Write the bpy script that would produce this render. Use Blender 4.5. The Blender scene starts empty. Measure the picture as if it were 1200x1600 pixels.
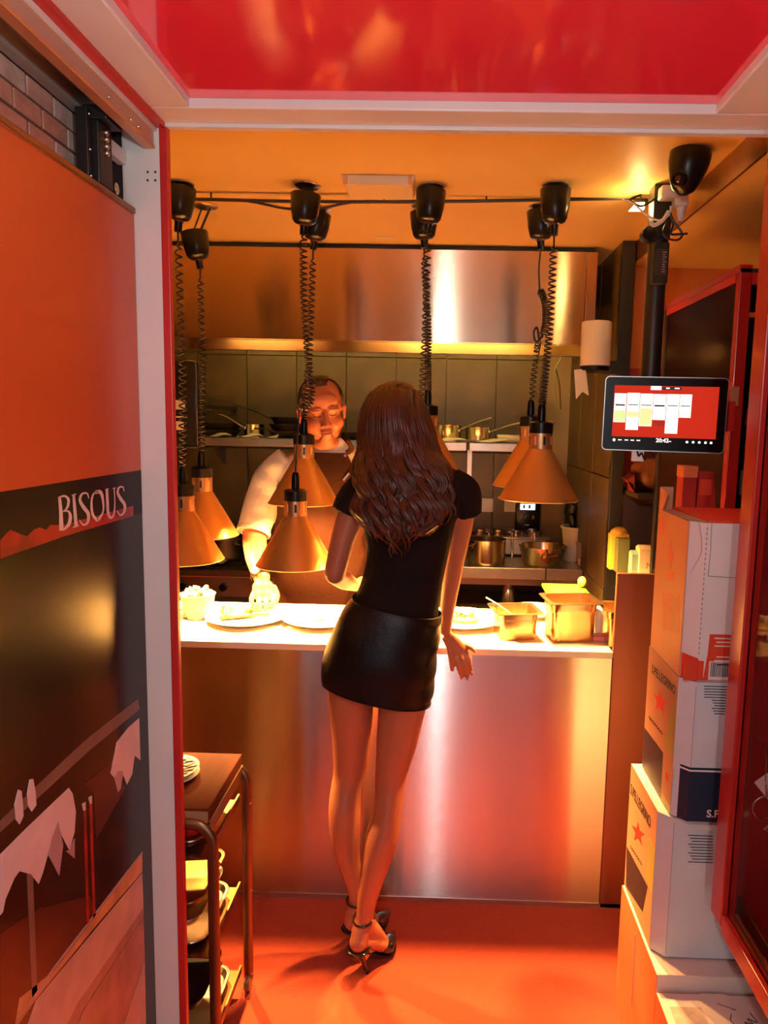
import bpy, bmesh, math, random
from mathutils import Vector, Matrix
random.seed(7)
SC = bpy.context.scene
COL = SC.collection
PI = math.pi

# ------------------------------------------------------------------ camera
FPX, PPX, PPY = 1130.0, 666.0, 800.0
YAW, PITCH, ROLL = math.radians(1.2), math.radians(7.06), math.radians(1.2)
CAMP = Vector((0, 0, 1.56))
FW = Vector((-math.sin(YAW)*math.cos(PITCH), math.cos(YAW)*math.cos(PITCH), -math.sin(PITCH)))
_r0 = FW.cross(Vector((0, 0, 1))).normalized()
_u0 = _r0.cross(FW)
RT = _r0*math.cos(ROLL)+_u0*math.sin(ROLL)
UP = _u0*math.cos(ROLL)-_r0*math.sin(ROLL)
cd = bpy.data.cameras.new('camera')
cam = bpy.data.objects.new('camera', cd)
COL.objects.link(cam)
cam.matrix_world = Matrix(((RT.x, UP.x, -FW.x, CAMP.x), (RT.y, UP.y, -FW.y, CAMP.y), (RT.z, UP.z, -FW.z, CAMP.z), (0, 0, 0, 1)))
cd.sensor_fit = 'VERTICAL'
cd.sensor_height = 36.0
cd.sensor_width = 27.0
cd.lens = FPX/1600*36.0
cd.shift_x = -(PPX-600)/1600
cd.clip_start = 0.02
SC.camera = cam

# ------------------------------------------------------------------ world, exposure
w = bpy.data.worlds.new('world')
SC.world = w
w.use_nodes = True
w.node_tree.nodes['Background'].inputs[0].default_value = (1.0, 0.55, 0.35, 1)
w.node_tree.nodes['Background'].inputs[1].default_value = 0.03
vs = SC.view_settings
SC.display_settings.display_device = 'sRGB'
vs.view_transform = 'Standard'
vs.look = 'None'
vs.gamma = 1.0
vs.exposure = 0.2
vs.use_curve_mapping = False

def area_light(name, loc, target, size, power, color, size_y=None, shape='DISK', spread=None):
    ld = bpy.data.lights.new(name, 'AREA')
    ld.shape = shape
    ld.size = size
    if size_y: ld.size_y = size_y
    ld.energy = power
    ld.color = color
    if spread: ld.spread = spread
    o = bpy.data.objects.new(name, ld)
    COL.objects.link(o)
    o.location = loc
    o.rotation_euler = (Vector(target)-Vector(loc)).to_track_quat('-Z', 'Y').to_euler()
    return o
# street daylight behind the camera, with an added streak strip and fill light
area_light('streak_strip_light', (0.0, -1.6, 1.10), (0.0, 1.0, 1.05), 0.10, 9.5, (0.90, 0.97, 1.0), 2.0, 'RECTANGLE')  # unseen strip added and shaped to draw the streak on the steel
area_light('street_daylight', (0.55, -1.7, 1.35), (0.1, 1.0, 1.25), 0.7, 2.2, (0.86, 0.96, 1.0), 1.9, 'RECTANGLE')
gl = bpy.data.lights.new('porch_fill_light', 'POINT')  # unseen fill light added above the camera, no fixture there
gl.energy = 14.0
gl.color = (0.98, 0.97, 0.95)
gl.shadow_soft_size = 0.04
go = bpy.data.objects.new('porch_fill_light', gl)
COL.objects.link(go)
go.location = (-0.02, 0.30, 1.80)
# lamps under the extraction hood over the stoves
area_light('hood_lamp_glow', (-0.55, 3.62, 1.97), (-0.55, 3.95, 1.6), 1.3, 3.0, (1.0, 0.64, 0.16), 0.10, 'RECTANGLE')
area_light('hood_lamp_glow', (0.25, 3.62, 1.97), (0.25, 3.95, 1.6), 0.6, 1.7, (1.0, 0.64, 0.16), 0.10, 'RECTANGLE')

# ------------------------------------------------------------------ helpers
def ray(x, y):
    return FW+RT*((x-PPX)/FPX)-UP*((y-PPY)/FPX)
def aY(x, y, Y):
    d = ray(x, y); return CAMP+d*(Y/d.y)
def aZ(x, y, Z):
    d = ray(x, y); return CAMP+d*((Z-CAMP.z)/d.z)
def aX(x, y, X):
    d = ray(x, y); return CAMP+d*(X/d.x)

MATS = {}
def mat(name, col, rough=0.5, metal=0.0, var=0.0, vscale=8.0, bump=0.0, bscale=60.0, stretch=None, col2=None,
        coat=0.0, aniso=0.0, tangent=None, trans=0.0, emit=None, estr=0.0, spec=0.5, sss=0.0, ior=1.45, alpha=1.0, sheen=0.0):
    if name in MATS: return MATS[name]
    m = bpy.data.materials.new(name)
    m.use_nodes = True
    nt = m.node_tree
    b = nt.nodes['Principled BSDF']
    b.inputs['Base Color'].default_value = (*col, 1)
    b.inputs['Roughness'].default_value = rough
    b.inputs['Metallic'].default_value = metal
    b.inputs['Specular IOR Level'].default_value = spec
    b.inputs['IOR'].default_value = ior
    b.inputs['Coat Weight'].default_value = coat
    b.inputs['Coat Roughness'].default_value = 0.05
    b.inputs['Transmission Weight'].default_value = trans
    b.inputs['Alpha'].default_value = alpha
    b.inputs['Sheen Weight'].default_value = sheen
    if sss:
        b.inputs['Subsurface Weight'].default_value = sss
        b.inputs['Subsurface Radius'].default_value = (0.02, 0.008, 0.004)
        b.inputs['Subsurface Scale'].default_value = 0.4
    if aniso:
        b.inputs['Anisotropic'].default_value = aniso
        c = nt.nodes.new('ShaderNodeCombineXYZ')
        for i in range(3): c.inputs[i].default_value = tangent[i]
        nt.links.new(c.outputs[0], b.inputs['Tangent'])
    if emit:
        b.inputs['Emission Color'].default_value = (*emit, 1)
        b.inputs['Emission Strength'].default_value = estr
    tc = mp = None
    if var or bump:
        tc = nt.nodes.new('ShaderNodeTexCoord')
        mp = nt.nodes.new('ShaderNodeMapping')
        nt.links.new(tc.outputs['Object'], mp.inputs[0])
        if stretch: mp.inputs['Scale'].default_value = stretch
    if var:
        n = nt.nodes.new('ShaderNodeTexNoise')
        n.inputs['Scale'].default_value = vscale
        n.inputs['Detail'].default_value = 5
        nt.links.new(mp.outputs[0], n.inputs['Vector'])
        r = nt.nodes.new('ShaderNodeValToRGB')
        c2 = col2 if col2 else tuple(max(0, c*(1-var)) for c in col)
        r.color_ramp.elements[0].position = 0.3
        r.color_ramp.elements[0].color = (*c2, 1)
        r.color_ramp.elements[1].position = 0.7
        r.color_ramp.elements[1].color = (*[min(1, c*(1+var*0.3)) for c in col], 1)
        nt.links.new(n.outputs[0], r.inputs[0])
        nt.links.new(r.outputs[0], b.inputs['Base Color'])
    if bump:
        n2 = nt.nodes.new('ShaderNodeTexNoise')
        n2.inputs['Scale'].default_value = bscale
        n2.inputs['Detail'].default_value = 3
        nt.links.new(mp.outputs[0], n2.inputs['Vector'])
        bp = nt.nodes.new('ShaderNodeBump')
        bp.inputs['Strength'].default_value = bump
        bp.inputs['Distance'].default_value = 0.01
        nt.links.new(n2.outputs[0], bp.inputs['Height'])
        nt.links.new(bp.outputs[0], b.inputs['Normal'])
    MATS[name] = m
    return m

def brushed(name, col, k, core, wide, mix=0.5):
    """horizontally brushed steel: grooves tilt the micro normals up and down only"""
    m = mat(name, col, wide, 1.0, var=0.05, vscale=6, stretch=(1, 1, 30), aniso=1.0, tangent=(0, 0, 1))
    nt = m.node_tree; b = nt.nodes['Principled BSDF']; out = nt.nodes['Material Output']
    geo = nt.nodes.new('ShaderNodeNewGeometry')
    acc = []
    for i in range(2):
        sc = nt.nodes.new('ShaderNodeVectorMath'); sc.operation = 'SCALE'; sc.inputs['Scale'].default_value = 7919.0+2713.0*i
        nt.links.new(geo.outputs['Position'], sc.inputs[0])
        wn = nt.nodes.new('ShaderNodeTexWhiteNoise'); wn.noise_dimensions = '3D'
        nt.links.new(sc.outputs[0], wn.inputs['Vector']); acc.append(wn.outputs['Value'])
    ad = nt.nodes.new('ShaderNodeMath'); ad.operation = 'ADD'
    nt.links.new(acc[0], ad.inputs[0]); nt.links.new(acc[1], ad.inputs[1])
    sb = nt.nodes.new('ShaderNodeMath'); sb.operation = 'SUBTRACT'; sb.inputs[1].default_value = 1.0
    nt.links.new(ad.outputs[0], sb.inputs[0])
    ml = nt.nodes.new('ShaderNodeMath'); ml.operation = 'MULTIPLY'; ml.inputs[1].default_value = k
    nt.links.new(sb.outputs[0], ml.inputs[0])
    cx = nt.nodes.new('ShaderNodeCombineXYZ'); nt.links.new(ml.outputs[0], cx.inputs[2])
    va = nt.nodes.new('ShaderNodeVectorMath'); va.operation = 'ADD'
    nt.links.new(geo.outputs['Normal'], va.inputs[0]); nt.links.new(cx.outputs[0], va.inputs[1])
    nz = nt.nodes.new('ShaderNodeVectorMath'); nz.operation = 'NORMALIZE'; nt.links.new(va.outputs[0], nz.inputs[0])
    g = nt.nodes.new('ShaderNodeBsdfAnisotropic'); g.inputs['Color'].default_value = (*col, 1); g.inputs['Roughness'].default_value = core
    nt.links.new(nz.outputs[0], g.inputs['Normal'])
    mx = nt.nodes.new('ShaderNodeMixShader'); mx.inputs[0].default_value = mix
    nt.links.new(b.outputs[0], mx.inputs[1]); nt.links.new(g.outputs[0], mx.inputs[2]); nt.links.new(mx.outputs[0], out.inputs['Surface'])
    return m

class MB:
    """collects vertices and faces in world coordinates"""
    def __init__(s): s.v = []; s.f = []; s.m = []; s.cur = 0
    def add(s, vs, fs):
        o = len(s.v); s.v += [Vector(v) for v in vs]
        for f in fs: s.f.append([i+o for i in f]); s.m.append(s.cur)
        return s
    def box(s, x0, x1, y0, y1, z0, z1, bev=0.0):
        if x0 > x1: x0, x1 = x1, x0
        if y0 > y1: y0, y1 = y1, y0
        if z0 > z1: z0, z1 = z1, z0
        if bev <= 0:
            v = [(x, y, z) for z in (z0, z1) for y in (y0, y1) for x in (x0, x1)]
            return s.add(v, [(0, 2, 3, 1), (4, 5, 7, 6), (0, 1, 5, 4), (1, 3, 7, 5), (3, 2, 6, 7), (2, 0, 4, 6)])
        b = min(bev, (x1-x0)*.45, (y1-y0)*.45, (z1-z0)*.45)
        bm = bmesh.new()
        v = [bm.verts.new((x, y, z)) for z in (z0, z1) for y in (y0, y1) for x in (x0, x1)]
        for f in [(0, 2, 3, 1), (4, 5, 7, 6), (0, 1, 5, 4), (1, 3, 7, 5), (3, 2, 6, 7), (2, 0, 4, 6)]: bm.faces.new([v[i] for i in f])
        bmesh.ops.bevel(bm, geom=list(bm.edges), offset=b, segments=2, affect='EDGES', profile=0.5)
        bm.verts.index_update()
        s.add([tuple(q.co) for q in bm.verts], [[q.index for q in f.verts] for f in bm.faces]); bm.free()
        return s
    def obox(s, c, ax, ay, az, hx, hy, hz):
        c = Vector(c); ax = Vector(ax).normalized(); ay = Vector(ay).normalized(); az = Vector(az).normalized()
        v = [c+ax*hx*i+ay*hy*j+az*hz*k for k in (-1, 1) for j in (-1, 1) for i in (-1, 1)]
        return s.add(v, [(0, 2, 3, 1), (4, 5, 7, 6), (0, 1, 5, 4), (1, 3, 7, 5), (3, 2, 6, 7), (2, 0, 4, 6)])
    def quad(s, a, b, c, d): return s.add([a, b, c, d], [(0, 1, 2, 3)])
    def prism(s, poly, off):
        """polygon (list of points) extruded by the vector off"""
        n = len(poly); off = Vector(off); p = [Vector(q) for q in poly]
        v = p+[q+off for q in p]
        f = [list(range(n))[::-1], list(range(n, 2*n))]+[[i, (i+1) % n, n+(i+1) % n, n+i] for i in range(n)]
        return s.add(v, f)
    def lathe(s, c, prof, n=32, axis=(0, 0, 1), cap=True, sx=1.0, sy=1.0):
        """prof: list of (radius, height) along axis from c"""
        c = Vector(c); az = Vector(axis).normalized()
        t = Vector((1, 0, 0)) if abs(az.x) < .9 else Vector((0, 1, 0))
        ay = az.cross(t).normalized(); ax = ay.cross(az)
        v = []; f = []
        for (r, h) in prof:
            for i in range(n):
                a = 2*PI*i/n
                v.append(c+az*h+ax*(math.cos(a)*r*sx)+ay*(math.sin(a)*r*sy))
        for k in range(len(prof)-1):
            for i in range(n):
                j = (i+1) % n
                f.append((k*n+i, k*n+j, (k+1)*n+j, (k+1)*n+i))
        if cap:
            f.append(list(range(n))[::-1]); f.append([(len(prof)-1)*n+i for i in range(n)])
        return s.add(v, f)
    def tube(s, pts, r, n=8, cap=True, flat=1.0, up=None):
        """tube along points; r number or list; flat squeezes along the second frame axis"""
        pts = [Vector(p) for p in pts]; N = len(pts)
        rs = r if isinstance(r, (list, tuple)) else [r]*N
        fl = flat if isinstance(flat, (list, tuple)) else [flat]*N
        v = []; f = []
        t0 = (pts[1]-pts[0]).normalized()
        if up is not None:
            a = Vector(up); a = (a-t0*a.dot(t0)).normalized()
        else:
            a = t0.cross(Vector((0, 0, 1)) if abs(t0.z) < .9 else Vector((1, 0, 0))).normalized()
        for k in range(N):
            if k == 0: t = pts[1]-pts[0]
            elif k == N-1: t = pts[-1]-pts[-2]
            else: t = pts[k+1]-pts[k-1]
            t = t.normalized()
            a = a-t*a.dot(t)
            if a.length < 1e-6: a = t.cross(Vector((0.3, 0.8, 0.5)))
            a = a.normalized(); b = t.cross(a)
            for i in range(n):
                q = 2*PI*i/n
                v.append(pts[k]+a*(math.cos(q)*rs[k])+b*(math.sin(q)*rs[k]*fl[k]))
        for k in range(N-1):
            for i in range(n):
                j = (i+1) % n
                f.append((k*n+i, k*n+j, (k+1)*n+j, (k+1)*n+i))
        if cap:
            f.append(list(range(n))[::-1]); f.append([(N-1)*n+i for i in range(n)])
        return s.add(v, f)
    def rings(s, rings, cap=True):
        n = len(rings[0]); v = [p for r in rings for p in r]; f = []
        for k in range(len(rings)-1):
            for i in range(n):
                j = (i+1) % n
                f.append((k*n+i, k*n+j, (k+1)*n+j, (k+1)*n+i))
        if cap:
            f.append(list(range(n))[::-1]); f.append([(len(rings)-1)*n+i for i in range(n)])
        return s.add(v, f)
    def ellipsoid(s, c, r, n=20, m=12, rot=None):
        c = Vector(c); v = []; f = []
        for k in range(1, m):
            th = PI*k/m
            for i in range(n):
                a = 2*PI*i/n
                p = Vector((r[0]*math.sin(th)*math.cos(a), r[1]*math.sin(th)*math.sin(a), r[2]*math.cos(th)))
                if rot: p = rot @ p
                v.append(c+p)
        for k in range(m-2):
            for i in range(n):
                j = (i+1) % n
                f.append((k*n+i, (k+1)*n+i, (k+1)*n+j, k*n+j))
        t = Vector((0, 0, r[2])); 
        if rot: t = rot @ t
        v.append(c+t); v.append(c-t); a0 = len(v)-2
        for i in range(n):
            j = (i+1) % n
            f.append((a0, i, j)); f.append((a0+1, (m-2)*n+j, (m-2)*n+i))
        return s.add(v, f)
    def base(s):
        xs = [p.x for p in s.v]; ys = [p.y for p in s.v]; zs = [p.z for p in s.v]
        return Vector(((min(xs)+max(xs))/2, (min(ys)+max(ys))/2, min(zs)))
    def build(s, name, m, parent=None, smooth=False, origin=None):
        if parent is not None:
            o0 = parent.matrix_world.translation.copy()
            if 'wl' in OFF.get(parent.name, {}): o0 = OFF[parent.name]['wl']
            loc = Vector((0, 0, 0)); shift = o0
        else:
            loc = Vector(origin) if origin is not None else s.base(); shift = loc
        me = bpy.data.meshes.new(name)
        me.from_pydata([tuple(p-shift) for p in s.v], [], s.f)
        ms = m if isinstance(m, (list, tuple)) else [m]
        for q in ms: me.materials.append(q)
        if len(ms) > 1: me.polygons.foreach_set('material_index', s.m)
        bm = bmesh.new(); bm.from_mesh(me)
        bmesh.ops.recalc_face_normals(bm, faces=bm.faces)
        bm.to_mesh(me); bm.free()
        if smooth:
            me.polygons.foreach_set('use_smooth', [True]*len(me.polygons))
            if smooth != 'all':
                me.set_sharp_from_angle(angle=math.radians(42))
        me.update()
        o = bpy.data.objects.new(name, me)
        COL.objects.link(o)
        o.location = loc
        if parent is not None: o.parent = parent
        OFF[o.name] = {'wl': shift.copy()}
        return o
OFF = {}

def tag(o, label=None, cat=None, group=None, kind=None):
    if label: o['label'] = label
    if cat: o['category'] = cat
    if group: o['group'] = group
    if kind: o['kind'] = kind
    return o
def thing(name, label, cat, loc=(0, 0, 0), group=None):
    o = bpy.data.objects.new(name, None)
    o.empty_display_size = 0.05
    COL.objects.link(o)
    o.location = loc
    OFF[o.name] = {'wl': Vector(loc)}
    return tag(o, label, cat, group)
def struct(name, mb, m, smooth=False, label=None):
    o = mb.build(name, m, None, smooth)
    o['kind'] = 'structure'
    if label: o['label'] = label
    return o
def sempty(name, loc, label=None):
    o = bpy.data.objects.new(name, None); COL.objects.link(o); o.location = loc
    OFF[o.name] = {'wl': Vector(loc)}
    o['kind'] = 'structure'
    if label: o['label'] = label
    return o
def share(src, name, parent, world_delta):
    """a further alike piece that shares mesh data with src, moved by world_delta"""
    o = src.copy(); o.name = name
    COL.objects.link(o); o.parent = parent
    o.location = src.location+Vector(world_delta)
    OFF[o.name] = {'wl': OFF[src.name]['wl']}
    return o

def spline(pts, n=8):
    """Catmull-Rom through points"""
    P = [Vector(p) for p in pts]; P = [P[0]*2-P[1]]+P+[P[-1]*2-P[-2]]
    out = []
    for k in range(1, len(P)-2):
        a, b, c, d = P[k-1:k+3]
        for i in range(n):
            t = i/n
            out.append(0.5*((b*2)+(c-a)*t+(a*2-b*5+c*4-d)*t*t+(b*3-a-c*3+d)*t**3))
    out.append(P[-2]); return out
def lerp_list(vals, n):
    out = []
    for k in range(len(vals)-1):
        for i in range(n): out.append(vals[k]+(vals[k+1]-vals[k])*i/n)
    out.append(vals[-1]); return out

def text_mesh(txt, size, ext=0.0, shear=0.0, space=1.0, bold=0.0):
    cu = bpy.data.curves.new('lettering', 'FONT')
    cu.body = txt; cu.size = size; cu.extrude = ext; cu.shear = shear; cu.space_character = space; cu.offset = bold
    cu.resolution_u = 3
    o = bpy.data.objects.new('lettering', cu); COL.objects.link(o)
    dg = bpy.context.evaluated_depsgraph_get()
    me = bpy.data.meshes.new_from_object(o.evaluated_get(dg))
    vs_ = [Vector(v.co) for v in me.vertices]; fs = [list(p.vertices) for p in me.polygons]
    bpy.data.objects.remove(o); bpy.data.curves.remove(cu); bpy.data.meshes.remove(me)
    return vs_, fs
def put_text(mb, txt, size, org, ux, uy, ext=0.0, fit=None, **k):
    """adds lettering to mb: text x axis along ux, text y axis along uy"""
    v, f = text_mesh(txt, size, **k)
    if not v: return mb
    ux = Vector(ux); uy = Vector(uy); nn = ux.cross(uy).normalized(); org = Vector(org)
    w0 = max(p.x for p in v)
    sc = fit/w0 if fit else 1.0
    n = len(v)
    mb.add([org+ux*(p.x*sc)+uy*p.y+nn*(p.z+ext) for p in v], f)
    return mb
# ------------------------------------------------------------------ materials
M_floor = mat('red_carpet', (0.45, 0.055, 0.018), 0.8, var=0.12, vscale=90, bump=0.4, bscale=420, sheen=0.1)
M_ceil = mat('ceiling_paint', (0.93, 0.64, 0.22), 0.5, var=0.05, vscale=3)
M_orange = mat('orange_wall_paint', (0.72, 0.20, 0.04), 0.55, var=0.08, vscale=4)
M_redwall = mat('red_wall_paint', (0.55, 0.05, 0.02), 0.55, var=0.1, vscale=5)
M_dark = mat('dark_wall', (0.03, 0.02, 0.018), 0.6, var=0.2)
M_white = mat('white_lacquer', (0.80, 0.76, 0.72), 0.38, var=0.05, vscale=5, bump=0.02, bscale=30)
M_redlac = mat('red_lacquer', (0.42, 0.018, 0.012), 0.28, var=0.08, vscale=6, coat=0.3)
M_redtrim = mat('red_trim_paint', (0.55, 0.025, 0.02), 0.35)
M_redglass = mat('red_acrylic_sheet', (0.72, 0.02, 0.035), 0.12, coat=1.0, spec=0.8, emit=(0.80, 0.02, 0.04), estr=0.17)  # emission puts a glow into the sheet in place of light from above
M_bronze = mat('bronze_trim', (0.32, 0.15, 0.06), 0.32, 0.85, var=0.25, vscale=10, bump=0.06, bscale=25)
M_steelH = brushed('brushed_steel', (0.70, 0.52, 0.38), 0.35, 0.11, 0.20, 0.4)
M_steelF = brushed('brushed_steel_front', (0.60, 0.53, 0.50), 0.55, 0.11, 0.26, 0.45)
M_steel = mat('kitchen_steel', (0.66, 0.60, 0.54), 0.24, 1.0, var=0.08, vscale=9)
M_steelr = mat('worn_steel', (0.60, 0.54, 0.48), 0.38, 1.0, var=0.12, vscale=14)
M_alu = mat('aluminium', (0.62, 0.56, 0.52), 0.35, 1.0, var=0.06)
M_tile = mat('slate_tile', (0.095, 0.064, 0.024), 0.42, var=0.35, vscale=5, bump=0.08, bscale=30)
M_grout = mat('grout', (0.24, 0.18, 0.11), 0.8)
M_black = mat('black_plastic', (0.006, 0.005, 0.005), 0.28, spec=0.3)
M_blackm = mat('black_matt', (0.012, 0.010, 0.010), 0.6)
M_blackp = mat('black_powder_coat', (0.014, 0.012, 0.011), 0.4, bump=0.03, bscale=200)
M_wood = mat('cart_wood', (0.10, 0.020, 0.006), 0.65, spec=0.12, var=0.3, vscale=6, stretch=(8, 1, 8), bump=0.05)
M_brass = mat('aged_brass', (0.42, 0.24, 0.10), 0.3, 1.0, var=0.2, vscale=12)
M_screw = mat('screw_steel', (0.55, 0.45, 0.4), 0.3, 1.0)
M_whitepl = mat('white_plastic', (0.80, 0.72, 0.62), 0.4)

# ------------------------------------------------------------------ room shell
ZC = 2.28
struct('floor', MB().box(-1.8, 1.8, -2.2, 4.15, -0.05, 0.0), M_floor)
struct('ceiling', MB().box(-1.7, 0.745, 1.53, 4.1, ZC, ZC+0.04), M_ceil, label='orange-lit plaster ceiling above the pass and kitchen')
struct('ceiling_side_passage', MB().box(0.745, 1.75, 1.53, 3.12, 2.205, 2.32), M_ceil, label='lower ceiling over the passage right of the kitchen')
struct('trim_1', MB().box(0.738, 0.745, 1.5, 3.0, 2.203, 2.30), M_bronze, label='bronze metal face of the ceiling step')
struct('wall_left', MB().box(-1.70, -1.62, 1.514, 4.1, 0, 2.3), M_dark)
struct('wall_front', MB().box(-1.70, -0.654, 1.502, 1.514, 0, 2.3), M_dark)
struct('wall_front_header', MB().box(-1.70, 1.75, 1.51, 1.53, 2.18, 2.36), M_dark)
# back wall with large slate tiles
wb = sempty('wall_back', (-0.4, 4.0, 0))
MB().box(-1.7, 0.80, 4.0, 4.06, 0, 2.3).build('plaster', M_grout, wb)
tile = None
for r in range(4):
    for c in range(9):
        x0 = -1.62+c*0.272; z0 = 0.40+r*0.502+(0.0)
        if x0+0.268 > 0.80: continue
        if tile is None:
            tile = MB().box(x0, x0+0.268, 3.985, 4.002, z0, z0+0.498, 0.002).build('tile', M_tile, wb)
            bx, bz = x0, z0
        else:
            share(tile, 'tile', wb, (x0-bx, random.uniform(-.001, .001), z0-bz))
wr = sempty('wall_right_kitchen', (0.72, 3.5, 0))
MB().box(0.70, 0.745, 2.98, 4.05, 0, 2.28).build('plaster', M_grout, wr)
tile = None
for r in range(4):
    for c in range(3):
        y0 = 2.985+c*0.345; z0 = 0.40+r*0.475
        if tile is None:
            tile = MB().box(0.686, 0.702, y0, y0+0.341, z0, z0+0.471, 0.002).build('tile', M_tile, wr); by, bz = y0, z0
        else:
            share(tile, 'tile', wr, (random.uniform(-.0008, .0008), y0-by, z0-bz))
struct('trim_2', MB().box(0.684, 0.737, 2.945, 2.979, 0, 2.279, 0.003), M_blackp, label='black upright post closing the kitchen wall')
struct('wall_far_passage', MB().box(0.745, 1.75, 3.07, 3.12, 1.80, 2.205), M_orange, label='orange painted wall at the end of the side passage')
struct('wall_far_passage_lower', MB().box(0.745, 1.75, 3.075, 3.12, 0, 1.80), M_redwall)
struct('wall_right', MB().box(1.70, 1.75, 1.5, 3.1, 0, 2.3), M_redwall)
# porch side walls behind the sliding door and the cabinet
wl = sempty('wall_left_porch', (-0.72, 0.2, 0))
M_mortar = mat('brick_print_mortar', (0.22, 0.11, 0.085), 0.6, var=0.3, vscale=30)
MB().box(-0.80, -0.690, -1.8, 1.50, 0, 2.30).build('wall_board', M_mortar, wl)
bcols = [mat('brick_print_a', (0.70, 0.40, 0.31), 0.6, var=0.35, vscale=26), mat('brick_print_b', (0.78, 0.52, 0.42), 0.6, var=0.35, vscale=24), mat('brick_print_c', (0.66, 0.31, 0.22), 0.6, var=0.35, vscale=28)]
bsrc = {}
for r in range(5):
    z0 = 1.966+r*0.036
    for c in range(8):
        y0 = 0.86+c*0.083+(0.04 if r % 2 else 0)
        k = random.randrange(3)
        if k not in bsrc:
            bsrc[k] = (MB().box(-0.690, -0.686, y0, y0+0.078, z0, z0+0.031, 0.0015).build('brick', bcols[k], wl), y0, z0)
        else:
            b0, yy, zz = bsrc[k]
            share(b0, 'brick', wl, (random.uniform(-.0008, .0008), y0-yy, z0-zz))
struct('wall_right_porch', MB().box(0.98, 1.05, -1.8, 1.52, 0, 2.30), M_redwall)

# ------------------------------------------------------------------ white portal: jamb, red edge, ceiling frame with red panes
jb = sempty('trim_3', (-0.61, 1.5, 0), 'white door jamb with screw holes between the sliding door and the kitchen')
MB().box(-0.652, -0.576, 1.5, 1.514, 0, 2.135, 0.0015).build('jamb_board', M_white, jb)
for i, (px, py) in enumerate([(231, 269), (243, 269), (231, 282), (243, 282)]):
    p = aY(px, py, 1.5)
    MB().lathe((p.x, 1.4995, p.z), [(0.0022, 0), (0.0022, -0.0012)], 10, (0, 1, 0)).build('screw_hole', M_blackm, jb)
struct('trim_4', MB().box(-0.576, -0.559, 1.497, 1.514, 0, 2.14, 0.002), M_redtrim, label='narrow red edge strip along the white jamb')
struct('trim_5', MB().box(-0.585, -0.562, -1.6, 1.497, 2.126, 2.136), M_redtrim, label='red stripe running above the door rail')
cf = sempty('ceiling_porch', (0, 1.46, 2.135), 'white framed porch ceiling glazed with glossy red panels')
MB().box(-0.66, 1.04, 1.425, 1.51, 2.135, 2.20, 0.003).build('cross_beam', M_white, cf)
MB().box(-0.66, 1.04, 1.495, 1.515, 2.128, 2.21, 0.002).build('beam_lip', M_white, cf)
MB().box(-0.565, -0.488, -1.6, 1.425, 2.135, 2.20, 0.003).build('side_beam', M_white, cf)
MB().box(0.488, 0.585, -1.6, 1.425, 2.135, 2.20, 0.003).build('mullion', M_white, cf)
MB().box(-0.70, -0.565, -1.6, 1.425, 2.155, 2.20).build('side_cover', M_alu, cf)
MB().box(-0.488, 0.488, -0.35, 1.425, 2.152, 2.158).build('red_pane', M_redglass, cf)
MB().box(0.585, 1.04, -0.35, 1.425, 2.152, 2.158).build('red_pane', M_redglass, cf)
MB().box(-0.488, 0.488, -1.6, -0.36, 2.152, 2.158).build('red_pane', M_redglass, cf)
MB().box(-0.66, 1.04, -0.36, -0.345, 2.14, 2.2).build('cross_bar', M_white, cf)
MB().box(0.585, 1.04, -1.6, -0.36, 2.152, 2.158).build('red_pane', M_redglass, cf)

# ------------------------------------------------------------------ pass counter
CY, CZ = 2.198, 0.862
M_counter = mat('worktop_pale', (0.80, 0.68, 0.50), 0.32, 0.0, var=0.10, vscale=5, stretch=(1, 6, 1))
pc = thing('pass_counter', 'long steel-fronted kitchen pass the woman leans on', 'counter', (0, 2.45, 0))
MB().box(-1.60, 0.545, CY+0.004, 2.68, 0.012, CZ-0.022).build('carcass', M_steelr, pc)
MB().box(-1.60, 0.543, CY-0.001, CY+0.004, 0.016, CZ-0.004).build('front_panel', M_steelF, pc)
MB().box(-1.60, 0.545, CY-0.004, 2.69, CZ-0.022, CZ, 0.002).build('worktop', M_counter, pc)
MB().box(-1.60, 0.72, CY-0.003, CY+0.003, 0.0, 0.016).build('base_strip', M_alu, pc)
M_endp = mat('end_panel_satin', (0.30, 0.085, 0.045), 0.45, 0.6, var=0.08, vscale=4)
MB().box(0.545, 0.738, CY-0.003, CY+0.014, 0.0, 1.112, 0.003).build('end_panel', M_endp, pc)

# ------------------------------------------------------------------ extraction hood
hd = thing('extraction_hood', 'long brushed steel extraction hood hanging over the stoves', 'hood', (-0.5, 3.4, 1.87))
HY = 3.05
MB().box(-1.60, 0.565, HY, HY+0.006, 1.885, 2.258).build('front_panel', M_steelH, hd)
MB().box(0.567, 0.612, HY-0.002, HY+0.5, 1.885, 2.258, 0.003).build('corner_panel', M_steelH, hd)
MB().box(-1.60, 0.61, HY+0.006, 3.98, 2.20, 2.258).build('top_sheet', M_steelr, hd)
MB().box(-1.60, 0.60, HY+0.02, HY+0.05, 2.258, 2.279).build('gap_shade_strip', M_blackm, hd)  # black strip stands in for the shade in the gap above the hood
M_lip = mat('hood_lip_steel', (0.80, 0.72, 0.48), 0.22, 1.0)
MB().prism([(-1.60, HY-0.002, 1.890), (-1.60, HY+0.032, 1.848), (-1.60, HY+0.036, 1.852), (-1.60, HY+0.008, 1.893)], (2.19, 0, 0)).build('gutter_lip', M_lip, hd)
MB().box(-1.60, 0.60, HY+0.10, HY+0.12, 1.852, 1.95).build('inner_baffle', M_steelr, hd)
for i in range(5):
    x0 = -1.50+i*0.42
    MB().box(x0, x0+0.40, 3.50, 3.96, 2.0, 2.02).build('grease_filter', M_steelr, hd)
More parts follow.
